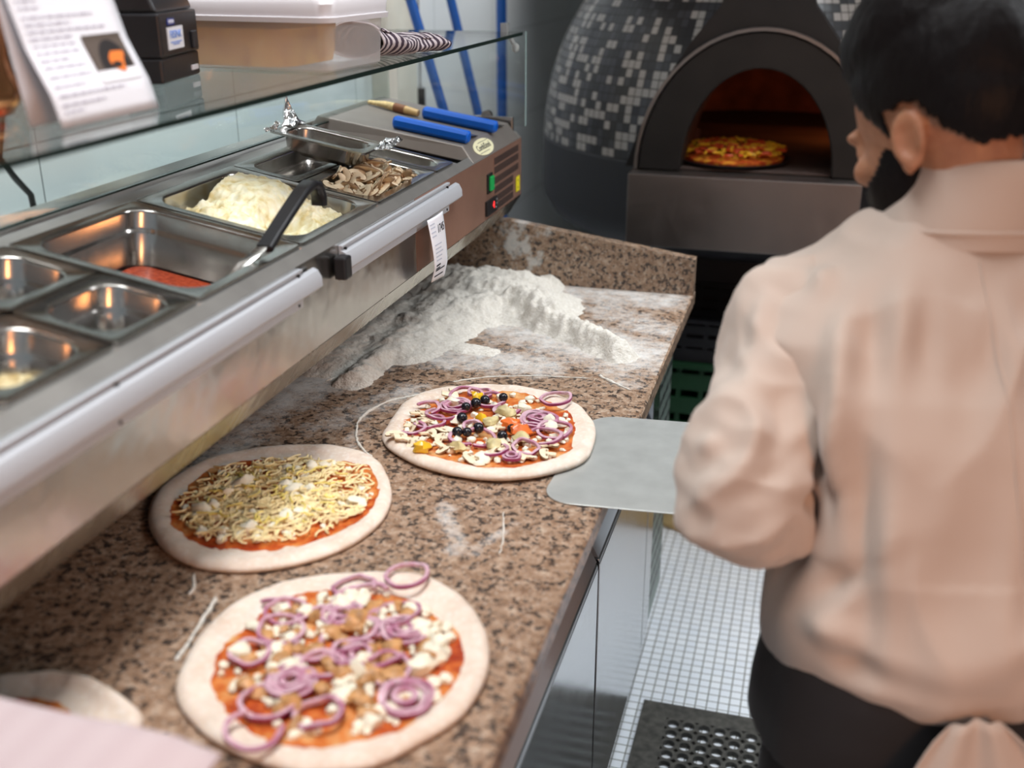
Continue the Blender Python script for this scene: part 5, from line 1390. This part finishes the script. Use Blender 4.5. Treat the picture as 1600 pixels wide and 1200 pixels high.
def hair_line(p):
    x, y, z = p
    if x > .060: lim = .084 + (x - .06) * .6
    elif x > .016: lim = .010 + .060 * (x - .016) / .044 if abs(y) > .03 else .07
    elif x > -.030: lim = .036
    else: lim = .036 - .062 * min(1, (-.030 - x) / .035)
    return z > lim + .004 * noise.noise(Vector((x, y, z)) * 90)
shell([((-.012, 0, .060), (.106, .084, .102)), ((.000, 0, .108), (.096, .078, .076)), ((-.040, 0, .030), (.072, .078, .075))], .0045, hair_line, 'hair', M_hair, .010)
def beard_line(p):
    x, y, z = p
    front = x > .088 and abs(y) < .026 and -.062 < z < -.036   # mouth
    lim = -.014 - (x - .046) * .5 if x > .046 else (-.014 + .050 * (.046 - x) / .030)
    if abs(y) < .030 and x > .08: lim = -.030
    return z < lim and x > .004 and not front
shell([((.042, 0, -.024), (.062, .068, .082)), ((.052, 0, -.066), (.060, .061, .054)), ((.080, 0, -.098), (.038, .040, .040)), ((.060, 0, -.112), (.046, .046, .040))], .004, beard_line, 'beard', M_hair, .006)

# ---- jacket
jk = MB()
JS = [(.862, (.199, .986), .168, .128), (.885, (.199, .974), .170, .140), (.93, (.191, .978), .162, .140), (.985, (.184, .996), .144, .132), (1.05, (.177, 1.016), .136, .128), (1.12, (.169, 1.044), .152, .126), (1.165, (.164, 1.068), .180, .124),
      (1.205, (.160, 1.100), .204, .116), (1.237, (.158, 1.128), .188, .104), (1.264, (.157, 1.153), .148, .090), (1.288, (.157, 1.178), .106, .078), (1.312, (.156, 1.196), .078, .072)]
jk.loft([sec(t_, 0, 56) for t_ in JS])
jme = fuse(jk, .0055, 5, 'jacket', .5)
def pinch(v, c, d, L, w, amp):
    """a soft crease of length L and width w along direction d around c"""
    q = v - c; s = q.dot(d); r2 = (q - d * s).length
    return amp * math.exp(-(s / L) ** 2) * math.exp(-(r2 / w) ** 2)
up_arm = (ELL - SJL).normalized(); fore = (WRL - ELL).normalized()
CR = [(Vector((.035, 1.085, 1.14)), Vector((-.5, -.3, -.8)).normalized(), .07, .012, -.011), (Vector((.02, 1.06, 1.09)), Vector((-.9, 0, .35)).normalized(), .05, .010, -.012), (Vector((-.03, 1.02, 1.10)), Vector((.9, .1, -.35)).normalized(), .06, .011, .009),
      (Vector((.0, 1.03, 1.055)), Vector((.9, .1, .25)).normalized(), .06, .012, -.008), (Vector((-.02, 1.03, 1.02)), Vector((.9, .2, -.2)).normalized(), .06, .014, .006), (Vector((.03, 1.06, 1.02)), Vector((.3, .2, .9)).normalized(), .06, .014, -.012),
      (Vector((-.04, 1.10, 1.17)), Vector((.1, -.5, -.8)).normalized(), .08, .012, .006), (Vector((.03, 1.12, 1.20)), Vector((.2, -.5, -.8)).normalized(), .10, .012, .007)]
for x0, amp in ((.045, .010), (.075, -.007), (.10, .009), (.128, -.006), (.205, .009), (.24, -.006), (.275, .008)):
    CR.append((Vector((x0, 1.07 + .25 * (x0 - .16), 1.12)), Vector((.06, -.42, -.9)).normalized(), .15, .013, amp))
CR += [(Vector((.06, .985, .94)), Vector((.95, .2, -.25)).normalized(), .12, .016, .007), (Vector((.12, .975, .905)), Vector((.96, .2, -.15)).normalized(), .14, .014, -.006), (Vector((.03, 1.0, .97)), Vector((.8, .1, .5)).normalized(), .08, .013, -.006),
       (Vector((.27, 1.02, .95)), Vector((.9, .25, .3)).normalized(), .12, .016, .006)]
def wrinkle(me):
    bm = bmesh.new(); bm.from_mesh(me); bm.normal_update(); off = []
    for v in bm.verts:
        p = v.co
        d = .0070 * noise.noise(Vector((p.x * 12, p.y * 12, p.z * 4.0))) + .0036 * noise.noise(Vector((p.x * 24 + 3, p.y * 24, p.z * 9)))
        # ridged folds: narrow crests running down the cloth
        q = Vector((p.x * 9 + .8 * noise.noise(p * 6), p.y * 9, p.z * 2.2 + 7)); d += .0230 * (.28 - abs(noise.noise(q)))
        if p.z < 1.0: d += .007 * noise.noise(Vector((p.x * 8, p.y * 8, p.z * 18 + 5)))
        if me.name.startswith('sleeve'):
            d += .0085 * (.3 - abs(noise.noise(Vector((p.x * 14, p.y * 10, p.z * 26 + 2))))) + .003 * noise.noise(Vector((p.x * 30, p.y * 30, p.z * 50)))
        for c in CR: d += 2.1 * pinch(p, *c)
        off.append(v.normal * d * 1.2)
    for v, d in zip(bm.verts, off): v.co += d
    bmesh.ops.smooth_vert(bm, verts=bm.verts, factor=.4, use_axis_x=True, use_axis_y=True, use_axis_z=True)
    bm.to_mesh(me); bm.free()
wrinkle(jme)
t = NT('pale_jacket_cotton'); o = t.obj(); weave = t.noise(500, 2, o)
t.set(Base_Color=t.mix(t.noise(5, 3, o), (.53, .42, .345), (.60, .505, .435)), Roughness=.78, Sheen_Weight=.25, Sheen_Roughness=.5); t.bump(weave, .10, .001); M_jacket = t.m
jo = mesh_obj('jacket', jme, M_jacket, person)
for P_, R_ in (([SJL + Vector((.045, .014, .012)), SJL + Vector((.004, 0, 0)), (SJL + ELL) / 2 + Vector((-.006, 0, 0)), ELL, ELL * .6 + WRL * .4, WRL - (WRL - ELL) * .10], [.060, .0735, .070, .066, .056, .044]),
               ([SJR + Vector((-.045, -.014, .012)), SJR, (SJR + ELR) / 2, ELR, ELR * .6 + WRR * .4, WRR - (WRR - ELR) * .10], [.060, .0735, .072, .0665, .060, .046])):
    m = MB(); limb(m, P_, R_, 28)
    sme = fuse(m, .0052, 4, 'sleeve', .5); wrinkle(sme)
    sl = mesh_obj('sleeve', sme, M_jacket, None); sl.parent = jo
cl = []
for z, g, dy in ((1.280, .090, 0), (1.318, .086, .002), (1.350, .080, .004), (1.368, .079, .006), (1.370, .075, .006), (1.350, .075, .004), (1.29, .082, .002)):
    c = Vector((.147 + .24 * (z - 1.28), 1.256 + dy, z)); cl.append([c + RR * g * cos(2 * pi * j / 48) * 1.04 + FW * g * sin(2 * pi * j / 48) + UP * (.014 * -sin(2 * pi * j / 48) + .002 * sin(6 * pi * j / 48)) for j in range(48)])
m = MB(); m.loft(cl, False, False); co = m.build('collar', M_jacket, jo, 60, world=True)
m = MB(); m.ring([Vector((.152, 1.257, 1.3005)) + RR * .0885 * 1.04 * cos(2 * pi * j / 64) + FW * .0885 * sin(2 * pi * j / 64) + UP * (-.014 * sin(2 * pi * j / 64)) for j in range(64)], .0028, 8); m.build('collar_seam', M_jacket, jo, 60, world=True)
# centre back seam, stitched
m = MB(); S = [Vector((x, y, z)) for z, (x, y), a, b in JS]
tops = []
from mathutils.bvhtree import BVHTree
bvh = BVHTree.FromPolygons([v.co for v in jme.vertices], [p.vertices for p in jme.polygons])
def on_back(p):
    h = bvh.ray_cast(p - FW * .3, FW); return h[0] if h[0] is not None else p
P = [on_back(Vector((.157 + (1.3 - z) * .085, 1.2, z))) - FW * .0004 for z in [1.285 - .41 * k / 40 for k in range(41)]]
m.tube(P, .0016, 6); m.build('back_seam', M_jacket, jo, 60, world=True)

# ---- trousers, shoes
tr = MB()
tr.loft([sec(t_, 0, 40) for t_ in [(.74, (.190, .985), .172, .134), (.80, (.196, .974), .174, .138), (.86, (.197, .978), .168, .134), (.90, (.194, .992), .164, .124)]])
for h, k, a in ((HIPL, KNL, ANL), (HIPR, KNR, ANR)):
    limb(tr, [h + Vector((0, 0, -.04)), (h + k) / 2, k, (k + a) / 2, a + Vector((0, 0, .0))], [.104, .094, .080, .074, .068], 22)
tme = fuse(tr, .0075, 4, 'trousers')
for v in tme.vertices:
    p = v.co; v.co = p + v.normal * (.006 * noise.noise(Vector((p.x * 14, p.y * 14, p.z * 9))))
t = NT('black_cotton'); t.set(Base_Color=(.014, .012, .013), Roughness=.8, Sheen_Weight=.06); M_trouser = t.m
mesh_obj('trousers', tme, M_trouser, person)
for a in (ANL, ANR):
    m = MB(); rings = []
    for k, (s, w, h) in enumerate(((-.072, .022, .040), (-.062, .036, .062), (-.02, .041, .082), (.04, .044, .066), (.10, .050, .052), (.145, .046, .044), (.172, .026, .034))):
        c = a + FW * s; c.z = .0135
        rings.append([c + RR * w * x + UP * h * z for x, z in ((-1, 0), (-1, .5), (-.8, .85), (-.3, 1), (.3, 1), (.8, .85), (1, .5), (1, 0))])
    m.loft(rings); s_ = m.build('shoe', M_blackmatte, person, 50, bevel=.004, world=True)

# ---- towel hanging from the waist at the back
def tw(a, b):
    # a down, b across
    w = .030 + .165 * min(1, a * 1.25) ** .8; z = .872 - .40 * a
    x = .205 + .075 * a + (b - .5) * 2 * w
    y = .957 - .030 * min(1, a * 3) + .27 * (x - .2) + .012 * sin(b * 17 + a * 2) * min(1, .3 + a) 
    return Vector((x, y, z + .010 * sin(b * 3)))
m = MB(); m.grid(tw, 30, 44)
o = m.build('kitchen_towel', M_jacket, None, 70); k = o.modifiers.new('thickness', 'SOLIDIFY'); k.thickness = .002
tag(o, 'pale peach kitchen towel hanging from the back of the black trousers', 'towel')
